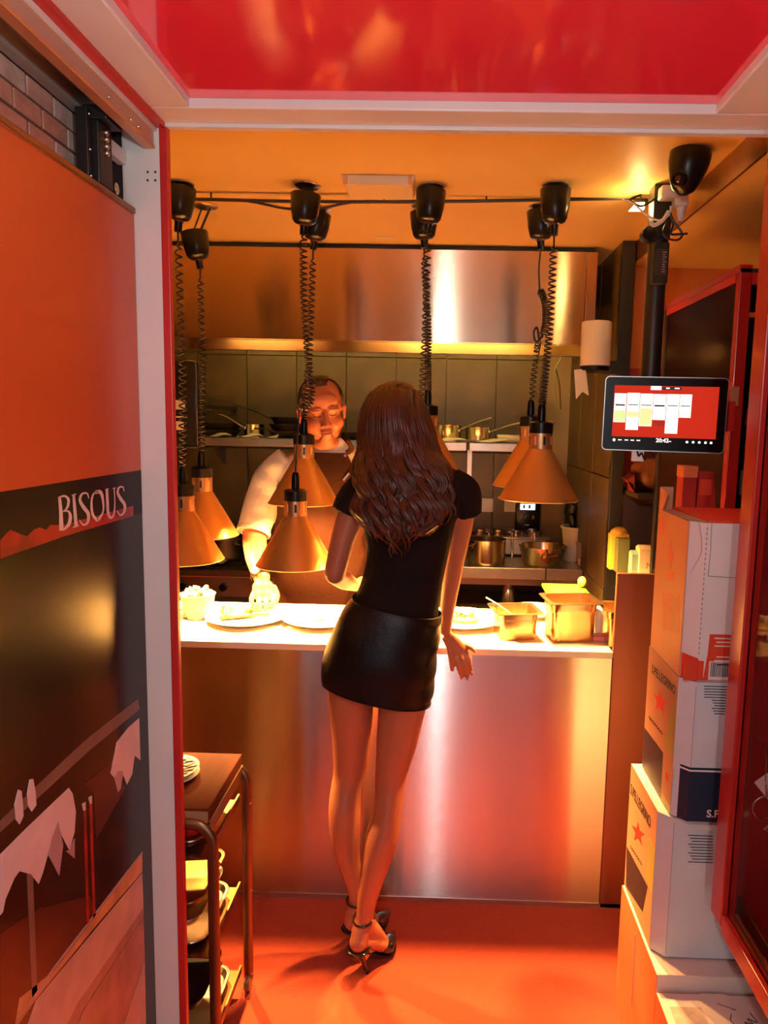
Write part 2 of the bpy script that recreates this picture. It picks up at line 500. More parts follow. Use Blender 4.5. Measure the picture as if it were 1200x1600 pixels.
# ------------------------------------------------------------------ heat lamps over the pass
M_shade = mat('bronze_lamp_shade', (0.78, 0.38, 0.09), 0.36, 0.6, var=0.05, vscale=6)
M_shadein = mat('lamp_shade_inside', (0.85, 0.62, 0.35), 0.4)
M_collar = mat('lamp_collar_satin', (0.62, 0.34, 0.16), 0.35, 0.8)
M_rim = mat('lamp_rim', (0.75, 0.42, 0.22), 0.3, 0.8)
M_cord = mat('black_coiled_cable', (0.018, 0.008, 0.010), 0.35)
M_slot = mat('lamp_vent_slot', (0.85, 0.45, 0.15), 0.5)
M_bulb = mat('heat_bulb', (0.9, 0.3, 0.1), 0.3, emit=(1.0, 0.42, 0.10), estr=4.0)
LAMP_COL = (1.0, 0.49, 0.13)
LAMP_W = 165.0

def coil(mb, pts, cr, wr, turns, squeeze=1.0, n=9, sides=5):
    """helical cable around the polyline pts; squeeze>1 packs the turns toward the end"""
    P = spline(pts, 12)
    L = [0.0]
    for i in range(1, len(P)): L.append(L[-1]+(P[i]-P[i-1]).length)
    tot = L[-1]; N = int(turns*n); out = []
    for k in range(N+1):
        u = k/N
        s = (1-(1-u)**squeeze)*tot
        i = 0
        while i < len(L)-2 and L[i+1] < s: i += 1
        t = (s-L[i])/max(1e-6, L[i+1]-L[i]); c = P[i].lerp(P[i+1], min(1, t))
        d = (P[i+1]-P[i]).normalized()
        a = d.cross(Vector((0, 1, 0.05))).normalized(); b = d.cross(a)
        e = min(1.0, k/n, (N-k)/n)
        ang = 2*PI*k/n
        out.append(c+(a*math.cos(ang)+b*math.sin(ang))*cr*e)
    mb.tube(out, wr, sides)

def heat_lamp(label, canopy, cup_a, cup_b, Y, shade_px, cable, group='heat lamps over the pass'):
    """canopy pixel, cup top and nozzle pixels, row depth, shade rim centre pixel"""
    c0 = aZ(canopy[0], canopy[1], ZC)
    Yc = c0.y
    ca = aY(cup_a[0], cup_a[1], Yc); cb = aY(cup_b[0], cup_b[1], Yc)
    sb = aY(shade_px[0], shade_px[1], Y)
    t = thing('heat_lamp', label, 'lamp', (sb.x, sb.y, sb.z), group)
    MB().lathe((c0.x, c0.y, ZC), [(0.040, 0), (0.040, -0.003), (0.034, -0.008)], 28).build('ceiling_plate', M_alu, t, True)
    hk = MB()
    hk.tube([(c0.x-0.012, c0.y, ZC-0.004), ca+Vector((-0.008, 0, -0.012))], 0.0025, 6)
    hk.tube([(c0.x+0.016, c0.y, ZC-0.004), ca+Vector((0.014, 0, -0.012))], 0.004, 6)
    hk.build('hook', M_blackm, t, True)
    ax = (cb-ca).normalized(); L = (cb-ca).length
    H = L*0.74
    cup = MB().lathe(ca, [(0.040, 0.006), (0.0455, 0), (0.0465, 0.003), (0.043, H*0.55), (0.037, H*0.86), (0.030, H*0.96), (0.014, H), (0.012, H+0.004), (0.0115, L)], 28, ax).build('ceiling_cup', M_black, t, True)
    MB().lathe(ca+ax*(H*0.99), [(0.0145, 0), (0.0145, 0.006)], 16, ax).build('collar_ring', mat('dark_red_ring', (0.16, 0.03, 0.02), 0.3), cup, True)
    zb = sb.z; X, Yy = sb.x, sb.y
    prof = [(0.127, 0.0), (0.124, 0.006), (0.080, 0.085), (0.039, 0.156), (0.036, 0.162)]
    sh = MB()
    sh.lathe((X, Yy, zb), prof, 48, cap=False)
    sh.cur = 1
    sh.lathe((X, Yy, zb), [(r-0.0025, h+0.0005) for r, h in prof], 48, cap=False)
    sho = sh.build('shade', [M_shade, M_shadein], t, True)
    MB().lathe((X, Yy, zb), [(0.1275, 0.0), (0.1290, 0.0015), (0.1275, 0.0035), (0.1240, 0.003), (0.1245, 0.0), (0.1275, 0.0)], 48, cap=False).build('rolled_rim', M_rim, sho, True)
    col = MB().lathe((X, Yy, zb), [(0.036, 0.160), (0.0365, 0.164), (0.0365, 0.212)], 32, cap=False).build('collar', M_collar, t, True)
    for i in range(8):
        a = 2*PI*i/8+0.2
        d = Vector((math.cos(a), math.sin(a), 0)); tt = Vector((-d.y, d.x, 0))
        MB().obox(Vector((X, Yy, zb+0.188))+d*0.0362, tt, d, (0, 0, 1), 0.0035, 0.0008, 0.013).build('vent_slot', M_slot if i % 2 else M_blackm, col)
    MB().lathe((X, Yy, zb), [(0.0375, 0.211), (0.0378, 0.214), (0.0370, 0.243), (0.030, 0.248), (0.012, 0.250)], 32).build('cap', M_black, t, True)
    MB().lathe((X, Yy, zb), [(0.0130, 0.248), (0.0125, 0.285), (0.0105, 0.298), (0.007, 0.303)], 18).build('strain_relief', M_black, t, True)
    MB().lathe((X, Yy, zb), [(0.016, 0.165), (0.018, 0.15), (0.030, 0.13), (0.034, 0.115), (0.030, 0.098), (0.012, 0.088)], 24).build('bulb', M_bulb, t, True)
    top = Vector((X, Yy, zb+0.300))
    cm = MB()
    cable(cm, cb-ax*0.003, top, Yc)
    cm.build('coiled_cable', M_cord, t, 'all')
    ld = bpy.data.lights.new('heat_lamp_glow', 'SPOT')
    ld.energy = LAMP_W; ld.color = LAMP_COL; ld.shadow_soft_size = 0.022
    ld.spot_size = math.radians(125); ld.spot_blend = 0.7
    lo = bpy.data.objects.new('heat_lamp_glow', ld); COL.objects.link(lo); lo.parent = t
    lo.location = (0, 0, 0.062)
    return t

def straight(turns, squeeze=1.15, cr=0.0105):
    def f(cm, a, b, Yc):
        a2 = a+Vector((0, 0, -0.03)); cm.tube([a, a2], 0.003, 6)
        coil(cm, [a2, a2.lerp(b, .5)+Vector((0.006, 0, 0)), b], cr, 0.0029, turns, squeeze)
    return f
def looped_mid(cm, a, b, Yc):
    k1 = aY(476, 480, Yc); k2 = aY(484, 585, Yc-0.01); k3 = aY(487, 620, Yc-0.01); k4 = aY(478, 636, Yc-0.01); k5 = aY(468, 634, Yc-0.01); k6 = aY(467, 650, Yc-0.01)
    coil(cm, [a, k1, k2, k3, k4, k5], 0.0105, 0.0029, 40, 1.25)
    cm.tube(spline([k5, k6, b.lerp(k6, .3), b], 6), 0.003, 6)
def looped_right(cm, a, b, Yc):
    q1 = aY(842, 420, Yc); q2 = aY(843, 452, Yc); q3 = aY(851, 470, Yc-.01); q4 = aY(853, 500, Yc-.01); q5 = aY(848, 525, Yc-.01); q6 = aY(838, 534, Yc-.01); q7 = aY(834, 520, Yc-.01); q8 = aY(839, 512, Yc-.01); q9 = aY(842, 530, Yc-.01)
    cm.tube(spline([a, q1, q2], 6), 0.003, 6)
    coil(cm, [q2, q3, q4, q5], 0.011, 0.0029, 22, 1.0)
    cm.tube(spline([q5, q6, q7, q8, q9], 8), 0.004, 6)
    coil(cm, [q9, aY(837, 560, Yc+0.05), b], 0.0095, 0.0026, 14, 1.0)

heat_lamp('bronze cone heat lamp at far left, cut by the white jamb', (283, 287), (283, 293), (278, 362), 2.32, (288, 874), straight(32))
heat_lamp('bronze heat lamp behind the leftmost one, hanging from a tilted cup', (322, 321), (303, 363), (313, 420), 2.58, (317, 836), straight(30))
heat_lamp('bronze heat lamp hanging low over the plate by the chef', (481, 289), (478, 304), (474, 367), 2.32, (462, 882), looped_mid)
heat_lamp('bronze heat lamp hanging against the chef\'s chest', (500, 325), (497, 334), (489, 390), 2.58, (475, 786), straight(34, 1.3))
heat_lamp('heat lamp in the front row hidden behind the woman\'s back', (674, 291), (674, 297), (668, 366), 2.32, (652, 820), straight(34, 1.3))
heat_lamp('heat lamp hidden behind the woman\'s head with only its cap showing', (662, 322), (662, 332), (663, 388), 2.58, (666, 742), straight(44, 1.5))
heat_lamp('large bronze heat lamp at right, nearest the screen', (868, 289), (868, 296), (866, 368), 2.32, (841, 780), straight(36, 1.35))
heat_lamp('bronze heat lamp half hidden behind the right one, cable knotted up', (846, 322), (845, 330), (845, 390), 2.58, (825, 759), looped_right)

# black cable rail under the ceiling
rail = thing('cable_rail', 'thin black cable rail running along the ceiling behind the lamp cups', 'rail', (0, 2.36, 2.2))
a = aY(300, 311, 2.42); b = aY(1012, 309, 2.42)
MB().tube(spline([a, aY(480, 315, 2.42), aY(675, 315, 2.42), aY(860, 312, 2.42), b], 6), 0.0055, 8).build('rod', M_blackp, rail, True)
MB().tube(spline([aY(310, 312, 2.41), aY(385, 314, 2.41), aY(450, 326, 2.41), aY(500, 325, 2.41), aY(560, 315, 2.41), aY(640, 316, 2.41)], 8), 0.0042, 7).build('loose_cable', M_cord, rail, True)
for px in (330, 600, 760, 985):
    p = aY(px, 313, 2.42)
    MB().tube([(p.x, 2.42, p.z), (p.x, 2.42, ZC)], 0.003, 6).build('hanger_wire', M_blackp, rail, True)
# ------------------------------------------------------------------ sliding door with printed mural
PXD = -0.630
M_pr_orange = mat('mural_orange', (0.62, 0.105, 0.022), 0.30, var=0.06, vscale=5, spec=0.6)
M_pr_black = mat('mural_black', (0.008, 0.004, 0.003), 0.22, spec=0.4)
M_pr_awn = mat('mural_awning', (0.014, 0.004, 0.003), 0.3, var=0.2, vscale=9, spec=0.2)
M_pr_red = mat('mural_red', (0.50, 0.02, 0.012), 0.3, var=0.55, vscale=22, col2=(0.18, 0.008, 0.006))
M_pr_dred = mat('mural_dark_red', (0.075, 0.008, 0.006), 0.3, var=0.5, vscale=12)
M_pr_white = mat('mural_white', (0.82, 0.68, 0.64), 0.32, spec=0.3, var=0.12, vscale=16)
M_pr_shade = mat('mural_cloth_fold', (0.50, 0.36, 0.36), 0.32, spec=0.3, var=0.15, vscale=16)
M_pr_text = mat('mural_lettering', (0.85, 0.68, 0.60), 0.32)
M_pr_kerb = mat('mural_kerb', (0.70, 0.36, 0.14), 0.35, spec=0.3, var=0.35, vscale=20)
M_pr_plank = mat('mural_plank', (0.62, 0.42, 0.32), 0.35, spec=0.3, var=0.2, vscale=18)
M_pr_plank2 = mat('mural_plank_dark', (0.46, 0.24, 0.17), 0.35, spec=0.3, var=0.3, vscale=18)
M_pr_grey = mat('mural_grey', (0.20, 0.13, 0.10), 0.32, var=0.2, vscale=15)
sd = thing('sliding_door', 'glossy sliding door printed with an orange wall, black awning and draped tables', 'door', (-0.64, 0.5, 0.06))
ZT = 1.962
MB().box(-0.655, PXD-0.0004, -0.6, 1.498, 0.03, ZT, 0.001).build('door_leaf', mat('door_leaf_edge', (0.06, 0.02, 0.015), 0.4), sd)
MB().box(-0.656, -0.626, -0.6, 1.498, ZT, ZT+0.012, 0.002).build('top_edge', M_bronze, sd)
def mur(name, px, m, layer, extra=None):
    mb = MB()
    for poly in ([px] if not extra else [px]+extra):
        pts = []
        for x, y in poly:
            p = aX(x, y, PXD)
            p.y = min(p.y, 1.4975); p.z = max(0.035, min(ZT, p.z))
            pts.append((PXD-0.0004, p.y, p.z))
        mb.prism(pts, (0.0004+0.00025*layer, 0, 0))
    return mb.build(name, m, sd)
yb, zb = 1.502, 1.449
MB().box(PXD-0.0004, PXD, -0.6, 1.498, 1.449, ZT).build('wall_print', M_pr_orange, sd)
MB().box(PXD-0.0004, PXD, -0.6, 1.498, 0.03, 1.449).build('window_print', M_pr_black, sd)
MB().box(PXD-0.0004, PXD+0.00025, -0.6, 1.498, 1.358, 1.449).build('awning_print', M_pr_awn, sd)
mur('awning_glow_print', [(0, 873), (0, 845), (10, 833), (16, 828), (30, 834), (42, 838), (52, 828), (62, 824), (72, 828), (78, 820), (100, 820), (150, 806), (208, 790), (208, 806), (100, 838)], M_pr_red, 2)
# lettering drawn as ribbons of varying width in the plane of the door
def ribbon(mb, pts, ws):
    n = 5; P = spline([(x, y, 0) for x, y in pts], n); W = lerp_list(ws, n)
    L = []; R = []
    for i, p in enumerate(P):
        t = (P[min(i+1, len(P)-1)]-P[max(i-1, 0)]).normalized(); q = Vector((-t.y, t.x, 0))
        L.append(p+q*W[i]); R.append(p-q*W[i])
    v = []
    for p in L+R:
        a = aX(p.x, p.y, PXD); v.append((PXD+0.0011, min(a.y, 1.4975), a.z))
    k = len(L)
    mb.add(v, [(i, i+1, k+i+1, k+i) for i in range(k-1)])
let = MB()
ribbon(let, [(92, 777), (94, 800), (95, 829)], [2.2, 2.8, 3.6])
ribbon(let, [(90, 777.5), (100, 775), (106, 781), (104, 793), (97, 800)], [1.2, 1.6, 2.2, 1.8, .8])
ribbon(let, [(97, 799), (106, 799), (109, 808), (106, 820), (98, 828)], [.8, 1.6, 2.8, 2.6, 1.5])
ribbon(let, [(114, 773), (116, 798), (118, 822)], [2.0, 2.6, 2.6])
ribbon(let, [(111, 774), (118, 772)], [1.0, 1.0]); ribbon(let, [(113, 824), (122, 821)], [1.2, 1.2])
ribbon(let, [(138, 779), (135, 771), (127, 772), (124, 782), (130, 793), (137, 803), (136, 816), (129, 820), (123, 812)], [.8, 1.3, 1.6, 2.2, 3.0, 2.8, 2.0, 1.3, .8])
ribbon(let, [(153, 767.5), (145, 772), (142, 786), (144, 804), (152, 814)], [.9, 1.2, 1.6, 2.2, 2.4])
ribbon(let, [(148, 769), (156, 769), (160, 782), (160, 800), (152, 813)], [2.6, 2.8, 1.8, 1.2, 2.6])
ribbon(let, [(166, 764.5), (167, 785), (168, 801), (172, 809), (177, 803), (178.5, 785), (177.5, 763)], [2.0, 2.2, 2.2, 2.0, 1.3, .9, .9])
ribbon(let, [(163.5, 765), (169, 763.5)], [.8, .8]); ribbon(let, [(175, 763.5), (180, 762)], [.8, .8])
ribbon(let, [(193, 768), (191, 761), (185, 762), (183, 770), (188, 780), (194, 789), (193, 800), (187, 805), (182, 798)], [.7, 1.2, 1.5, 1.9, 2.6, 2.4, 1.8, 1.2, .7])
let.build('awning_lettering', M_pr_text, sd)
mur('lower_glow_print', [(0, 1460), (60, 1420), (140, 1400), (150, 1420), (20, 1600), (0, 1600)], M_pr_dred, 1)
mur('table_edge_print', [(0, 1282), (60, 1225), (135, 1155), (215, 1092), (218, 1108), (140, 1172), (62, 1244), (0, 1300)], M_pr_grey, 2)
mur('chair_print', [(132, 1225), (172, 1192), (196, 1230), (150, 1312), (146, 1240)], M_pr_dred, 2)
mur('tablecloth_print', [(0, 1335), (40, 1295), (107, 1231), (113, 1240), (118, 1268), (116, 1300), (108, 1328), (96, 1305), (90, 1283), (80, 1310), (73, 1340), (66, 1365), (60, 1381), (48, 1366), (30, 1361), (22, 1372), (8, 1405), (4, 1425), (0, 1430)], M_pr_white, 3)
mur('cloth_fold_print', [(90, 1283), (98, 1320), (92, 1368), (83, 1350), (75, 1336), (80, 1310)], M_pr_shade, 4)
mur('cloth_fold_print', [(116, 1310), (116, 1341), (103, 1330), (108, 1328)], M_pr_shade, 4)
mur('second_cloth_print', [(217, 1122), (200, 1137), (182, 1160), (178, 1182), (172, 1208), (178, 1215), (190, 1204), (198, 1226), (206, 1210), (210, 1180), (219, 1188)], M_pr_white, 3)
mur('cloth_fold_print', [(178, 1215), (184, 1204), (192, 1207), (188, 1232), (184, 1238)], M_pr_shade, 4)
mur('glassware_print', [(28, 1234), (33, 1236), (35, 1258), (36, 1275), (30, 1288), (24, 1280), (22, 1258)], M_pr_white, 4)
mur('glassware_print', [(46, 1218), (51, 1217), (55, 1238), (56, 1258), (49, 1268), (43, 1258), (42, 1240)], M_pr_white, 4)
mur('chair_leg_print', [(130, 1262), (134, 1262), (139, 1440), (135, 1446)], M_pr_red, 3)
mur('chair_leg_print', [(139, 1252), (143, 1252), (149, 1430), (145, 1436)], M_pr_red, 3)
mur('leg_cap_print', [(128, 1256), (133, 1253), (133, 1265), (130, 1267)], M_pr_white, 4)
mur('leg_cap_print', [(138, 1246), (143, 1243), (143, 1255), (140, 1257)], M_pr_white, 4)
mur('table_leg_print', [(42, 1365), (51, 1366), (58, 1550), (50, 1560)], M_pr_grey, 2)
mur('kerb_print', [(222, 1334), (222, 1362), (150, 1446), (55, 1562), (22, 1610), (30, 1560), (85, 1516), (150, 1430)], M_pr_kerb, 2)
mur('kerb_line_print', [(222, 1330), (222, 1334), (85, 1514), (30, 1590), (24, 1596), (84, 1510)], M_pr_shade, 3)
mur('plank_print', [(222, 1364), (224, 1420), (120, 1570), (100, 1610), (40, 1610), (56, 1563)], M_pr_plank, 2)
mur('plank_gap_print', [(224, 1418), (224, 1432), (128, 1580), (118, 1610), (100, 1610), (122, 1566)], M_pr_plank2, 3)
mur('plank_print', [(224, 1433), (226, 1500), (190, 1610), (119, 1610), (129, 1581)], M_pr_plank2, 2)
mur('plank_print', [(226, 1502), (228, 1610), (191, 1610)], M_pr_plank, 2)

# door rail, channel and hanger
dr = thing('door_rail', 'aluminium sliding door rail with screws above the printed door', 'rail', (-0.62, 0.5, 2.05))
MB().box(-0.600, -0.586, -1.2, 1.498, 2.094, 2.126, 0.001).build('rail_face', mat('rail_face_satin', (0.60, 0.40, 0.30), 0.42, 0.4), dr)
MB().box(-0.660, -0.600, -1.2, 1.490, 2.128, 2.138).build('channel_top', M_alu, dr)
MB().box(-0.606, -0.584, -1.2, 1.499, 2.087, 2.094, 0.001).build('rail_lip', mat('rail_lip_orange', (0.72, 0.34, 0.16), 0.35, 0.5), dr)
MB().box(-0.586, -0.580, -1.2, 1.499, 2.120, 2.128).build('white_edge', M_white, dr)
MB().box(-0.685, -0.660, -1.2, 1.45, 2.112, 2.150).build('rear_channel', mat('channel_brown', (0.25, 0.16, 0.11), 0.4, 0.6), dr)
MB().box(-0.682, -0.664, -1.2, 1.44, 2.104, 2.112).build('seal_strip', mat('grey_seal', (0.28, 0.25, 0.22), 0.5), dr)
for px, py in [(171, 152), (205, 187), (217, 198)]:
    p = aX(px, py, -0.5845)
    MB().lathe((-0.5850, p.y, p.z), [(0.0032, 0), (0.0026, 0.0015)], 12, (1, 0, 0)).build('screw', M_screw, dr, True)
hg = thing('door_hanger', 'black roller hanger bracket with bolts at the door top corner', 'bracket', (-0.64, 1.38, 1.95))
MB().box(-0.662, -0.640, 1.335, 1.350, 1.976, 2.100, 0.002).build('side_plate', M_blackp, hg)
MB().box(-0.662, -0.628, 1.352, 1.405, 1.976, 2.085, 0.003).build('body', M_blackp, hg)
MB().box(-0.655, -0.612, 1.350, 1.412, 2.085, 2.110, 0.003).build('roller_carriage', M_blackp, hg)
for i in range(4):
    MB().lathe((-0.628, 1.380, 2.072-0.012*i), [(0.0055, 0), (0.0055, 0.003), (0.004, 0.005)], 14, (1, 0, 0)).build('bolt', M_screw, hg, True)
for z in (1.985, 2.03, 2.09):
    MB().lathe((-0.640, 1.343, z), [(0.003, 0), (0.002, 0.002)], 10, (1, 0, 0)).build('bolt', M_screw, hg, True)
MB().lathe((-0.645, 1.43, 1.990), [(0.011, 0), (0.011, 0.012), (0.006, 0.014)], 18, (1, 0, 0)).build('guide_roller', M_screw, hg, True)
MB().box(-0.660, -0.642, 1.43, 1.498, 2.055, 2.082, 0.002).build('end_stop', M_white, hg)

# ------------------------------------------------------------------ red display cabinet on the right
M_glass = mat('cabinet_glass', (1, 1, 1), 0.0, trans=1.0, ior=1.05, spec=0.3)
M_card = mat('white_card', (0.75, 0.66, 0.60), 0.5)
M_cabin = mat('cabinet_inside_red', (0.30, 0.012, 0.010), 0.35, var=0.2, vscale=5)
cb = thing('display_cabinet', 'red lacquered wall cabinet with glass front on the right', 'cabinet', (0.75, 0.9, 0.515))
MB().box(0.600, 0.630, 1.400, 1.458, 0.530, 2.13, 0.003).build('corner_post', M_redlac, cb)
MB().box(0.600, 0.625, 0.30, 1.400, 0.520, 0.560, 0.003).build('bottom_rail', M_redlac, cb)
MB().box(0.600, 0.625, 0.30, 1.400, 2.05, 2.13, 0.003).build('top_rail', M_redlac, cb)
MB().box(0.630, 0.975, 1.435, 1.458, 0.530, 2.13).build('end_panel', M_cabin, cb)
MB().box(0.625, 0.975, 0.30, 1.435, 0.530, 0.550).build('bottom_panel', M_cabin, cb)
MB().box(0.958, 0.975, 0.30, 1.435, 0.55, 2.13).build('back_panel', M_cabin, cb)
MB().box(0.625, 0.975, 0.30, 1.435, 2.11, 2.13).build('top_panel', M_cabin, cb)
MB().box(0.600, 0.975, 0.28, 0.30, 0.520, 2.13).build('near_panel', M_redlac, cb)
MB().box(0.625, 0.632, 0.30, 1.39, 0.552, 0.572, 0.002).build('door_track', M_bronze, cb)
MB().box(0.642, 0.652, 0.30, 1.425, 0.552, 0.585, 0.002).build('door_track', M_bronze, cb)
MB().box(0.612, 0.616, 0.30, 1.400, 0.56, 2.05).build('glass_pane', M_glass, cb)
MB().box(0.66, 0.955, 0.40, 1.43, 1.135, 1.150).build('glass_shelf', mat('orange_lit_shelf', (0.75, 0.32, 0.08), 0.3), cb)  # orange light on the shelf is put into its colour
tg = thing('price_tag', 'pale card hanging from a wire ring inside the red cabinet', 'tag', (0.68, 1.39, 0.78))
c0 = Vector((0.683, 1.390, 0.86))
MB().obox(c0, (1, 0, 0.85), (0, 1, 0), (-0.85, 0, 1), 0.034, 0.001, 0.024).build('card', M_card, tg)
MB().tube([c0+Vector((-0.018+0.024*math.cos(q), -0.004, -0.055+0.024*math.sin(q))) for q in [2*PI*i/24 for i in range(25)]], 0.0018, 6).build('ring', M_screw, tg, True)
MB().tube([c0+Vector((-0.02, -0.004, -0.005)), c0+Vector((-0.016, -0.004, -0.032))], 0.0016, 6).build('wire', M_screw, tg, True)
MB().tube([c0+Vector((0.0, -0.004, -0.085)), c0+Vector((-0.016, -0.004, -0.10)), c0+Vector((0.02, -0.004, -0.115))], 0.0016, 6).build('clip', M_screw, tg, True)
MB().tube([(0.66, 1.432, 0.93), (0.66, 1.388, 0.93), c0+Vector((-0.02, -0.002, 0.0))], 0.0012, 6).build('hook', M_screw, tg, True)
tag(MB().prism([(0.67, 0.95, 0.5505), (0.90, 0.95, 0.5505), (0.92, 1.34, 0.5505), (0.70, 1.30, 0.5505)], (0, 0, 0.004)).build('paper_sheet', mat('orange_paper', (0.65, 0.24, 0.06), 0.5)), 'orange sheet of paper lying on the floor of the red cabinet', 'paper')
tag(MB().lathe((0.80, 1.20, 0.5555), [(0.05, 0), (0.11, 0.012), (0.115, 0.016), (0.11, 0.018), (0.05, 0.008)], 36).build('glass_dish', mat('dish_glass', (0.8, 0.5, 0.4), 0.1, trans=0.6), None, True), 'shallow glass dish in the bottom of the red cabinet', 'dish')

# ------------------------------------------------------------------ dark wine cabinet behind the boxes
wc = thing('wine_cabinet', 'tall dark cabinet with red frame behind the stacked cartons', 'cabinet', (1.0, 2.4, 0))
M_dglass = mat('smoked_glass', (0.012, 0.004, 0.003), 0.2, spec=0.02)
X0, Y0, Y1, Z1 = 0.760, 1.95, 2.60, 1.962
MB().box(X0, X0+0.03, Y0, Y0+0.03, 0, Z1, 0.002).build('corner_post', M_redlac, wc)
MB().box(X0, X0+0.03, Y1-0.03, Y1, 0, Z1, 0.002).build('corner_post', M_blackp, wc)
MB().box(X0-0.004, X0+0.03, Y0, Y1, Z1, Z1+0.02, 0.002).build('top_rail', M_redlac, wc)
MB().box(X0-0.002, X0+0.02, Y0+0.03, Y1-0.03, Z1-0.02, Z1).build('top_rail', M_redtrim, wc)
MB().box(X0+0.03, 1.30, Y0, Y0+0.02, Z1-0.03, Z1).build('front_rail', M_redtrim, wc)
MB().box(X0+0.03, 1.30, Y0, Y0+0.02, 1.30, 1.345).build('front_rail', M_redtrim, wc)
MB().box(X0+0.004, X0+0.010, Y0+0.03, Y1-0.03, 0.02, Z1-0.02).build('side_pane', M_dglass, wc)
MB().box(X0+0.03, 1.30, Y1-0.02, Y1, 0.02, Z1-0.02).build('inner_back', M_dark, wc)
MB().box(X0+0.03, 1.30, Y0+0.05, Y1-0.03, 1.30, 1.315).build('shelf', M_dark, wc)
MB().box(X0, 1.30, Y0, Y1, Z1, Z1+0.01).build('top_panel', M_dark, wc)
MB().box(0.66, 1.25, 1.80, 1.95, 1.285, 1.300, 0.002).build('ledge', M_redtrim, wc)
MB().box(0.70, 1.25, 1.93, 1.95, 0.0, 1.285).build('ledge_support', M_dark, wc)
M_bottle = mat('dark_bottle', (0.012, 0.008, 0.006), 0.06, coat=0.6, spec=0.8)
M_foil = mat('bottle_foil', (0.28, 0.05, 0.03), 0.3, 0.6)
names = ['dark wine bottle beside the red cabinet post', 'dark wine bottle seen just right of the screen edge', 'dark wine bottle furthest inside the wine cabinet']
for i, (x, y) in enumerate([(0.935, 2.05), (0.862, 2.08), (0.90, 2.20)]):
    t = thing('wine_bottle', names[i], 'bottle', (x, y, 1.315), 'bottles in the dark cabinet')
    MB().lathe((x, y, 1.315), [(0.034, 0), (0.036, 0.004), (0.036, 0.185), (0.030, 0.21), (0.015, 0.235), (0.0135, 0.27)], 24).build('glass_body', M_bottle, t, True)
    MB().lathe((x, y, 1.315), [(0.0142, 0.255), (0.0142, 0.30), (0.013, 0.302)], 18).build('foil_cap', M_foil, t, True)
    MB().lathe((x, y, 1.315), [(0.0363, 0.06), (0.0363, 0.13)], 24, cap=False).build('paper_label', mat('bottle_label', (0.10, 0.05, 0.04), 0.5), t, True)
for i, (pa, pb, lab) in enumerate([((1065, 728), (1086, 729), 'narrow red folder with an orange top band behind the open carton'), ((1088, 736), (1111, 737), 'leaning plain red folder right of the banded one')]):
    a = aY(pa[0], pa[1], 1.88); b = aY(pb[0], pb[1], 1.88)
    t = thing('folder', lab, 'folder', ((a.x+b.x)/2, 1.88, 1.300), 'red folders')
    l = 0.008*i*2
    MB().prism([(a.x, 1.86, 1.3005), (b.x+l, 1.86, 1.3005), (b.x, 1.86, b.z), (a.x, 1.86, a.z)], (0, 0.05, 0)).build('cover', mat('folder_red', (0.32, 0.014, 0.010), 0.45), t)
    if i == 0:
        MB().box(a.x-0.001, b.x+0.001, 1.858, 1.912, a.z-0.028, a.z+0.001).build('top_band', mat('folder_band', (0.62, 0.16, 0.05), 0.5), t)
    else:
        MB().box(a.x+0.004, b.x-0.004, 1.8585, 1.860, a.z-0.06, a.z-0.02).build('spine_label', M_redwall, t)
# ------------------------------------------------------------------ cartons stacked beside the counter
M_kraft_lit = mat('kraft_lit_orange', (0.54, 0.25, 0.13), 0.6, var=0.08, vscale=8, bump=0.03, bscale=90)  # kraft tone, also orange lamplight painted onto the water carton sides
M_boxw = mat('carton_white', (0.76, 0.70, 0.66), 0.5, var=0.06, vscale=7, bump=0.02, bscale=60)
M_boxb = mat('carton_pale_blue', (0.62, 0.66, 0.68), 0.5, var=0.08, vscale=9)
M_boxk = mat('carton_kraft_inside', (0.42, 0.28, 0.18), 0.7, var=0.1)
M_boxr = mat('carton_red_print', (0.72, 0.06, 0.02), 0.45)
M_navy = mat('carton_navy_print', (0.012, 0.025, 0.055), 0.45)
M_dkpr = mat('carton_dark_print', (0.05, 0.022, 0.02), 0.45, var=0.2, vscale=30)
M_olive = mat('carton_olive_print', (0.42, 0.33, 0.07), 0.5)
M_ink = mat('black_ink', (0.02, 0.018, 0.02), 0.6)
M_star = mat('red_ink', (0.75, 0.04, 0.02), 0.5)
M_tape = mat('clear_tape', (0.72, 0.62, 0.56), 0.25, var=0.05)
E3 = 0.0006
def carton(mbx, x0, x1, y0, y1, z0, z1, ch, mats):
    """box with a chamfered front left corner; mats body"""
    mbx.prism([(x0, y1, z0), (x0, y0+ch, z0), (x0+ch*0.9, y0, z0), (x1, y0, z0), (x1, y1, z0)], (0, 0, z1-z0))

def on_left(x0):   # pixel -> point just outside the left face
    return lambda px, py: aX(px, py, x0-E3)
# --- top carton, red and white, torn open
x0, y0, y1, z0, z1 = 0.530, 1.520, 1.765, 1.018, 1.362
A = thing('carton', 'white drinks carton with an orange-lit side, torn open on top of the stack', 'box', (0.66, 1.64, z0), 'drinks cartons')
MB().prism([(x0+0.002, y1, z0), (x0+0.002, y0+0.03, z0), (x0+0.03, y0, z0), (0.80, y0, z0), (0.80, y1, z0)], (0, 0, z1-z0)).build('carton_body', M_boxw, A)
lf = on_left(x0)
MB().prism([(x0, y1, z0), (x0, y0+0.026, z0), (x0, y0+0.026, z1), (x0, y1-0.03, z1), (x0, y1-0.06, z1+0.045), (x0, y1, z1+0.055)], (0.002, 0, 0)).build('lit_orange_side', mat('carton_lit_orange', (0.64, 0.22, 0.085), 0.5, var=0.1, vscale=6), A)  # orange lamplight on this white face is put into its colour
MB().box(x0, x0+0.032, y1-0.003, y1, z1-0.01, z1+0.055).build('torn_flap', M_kraft_lit, A)
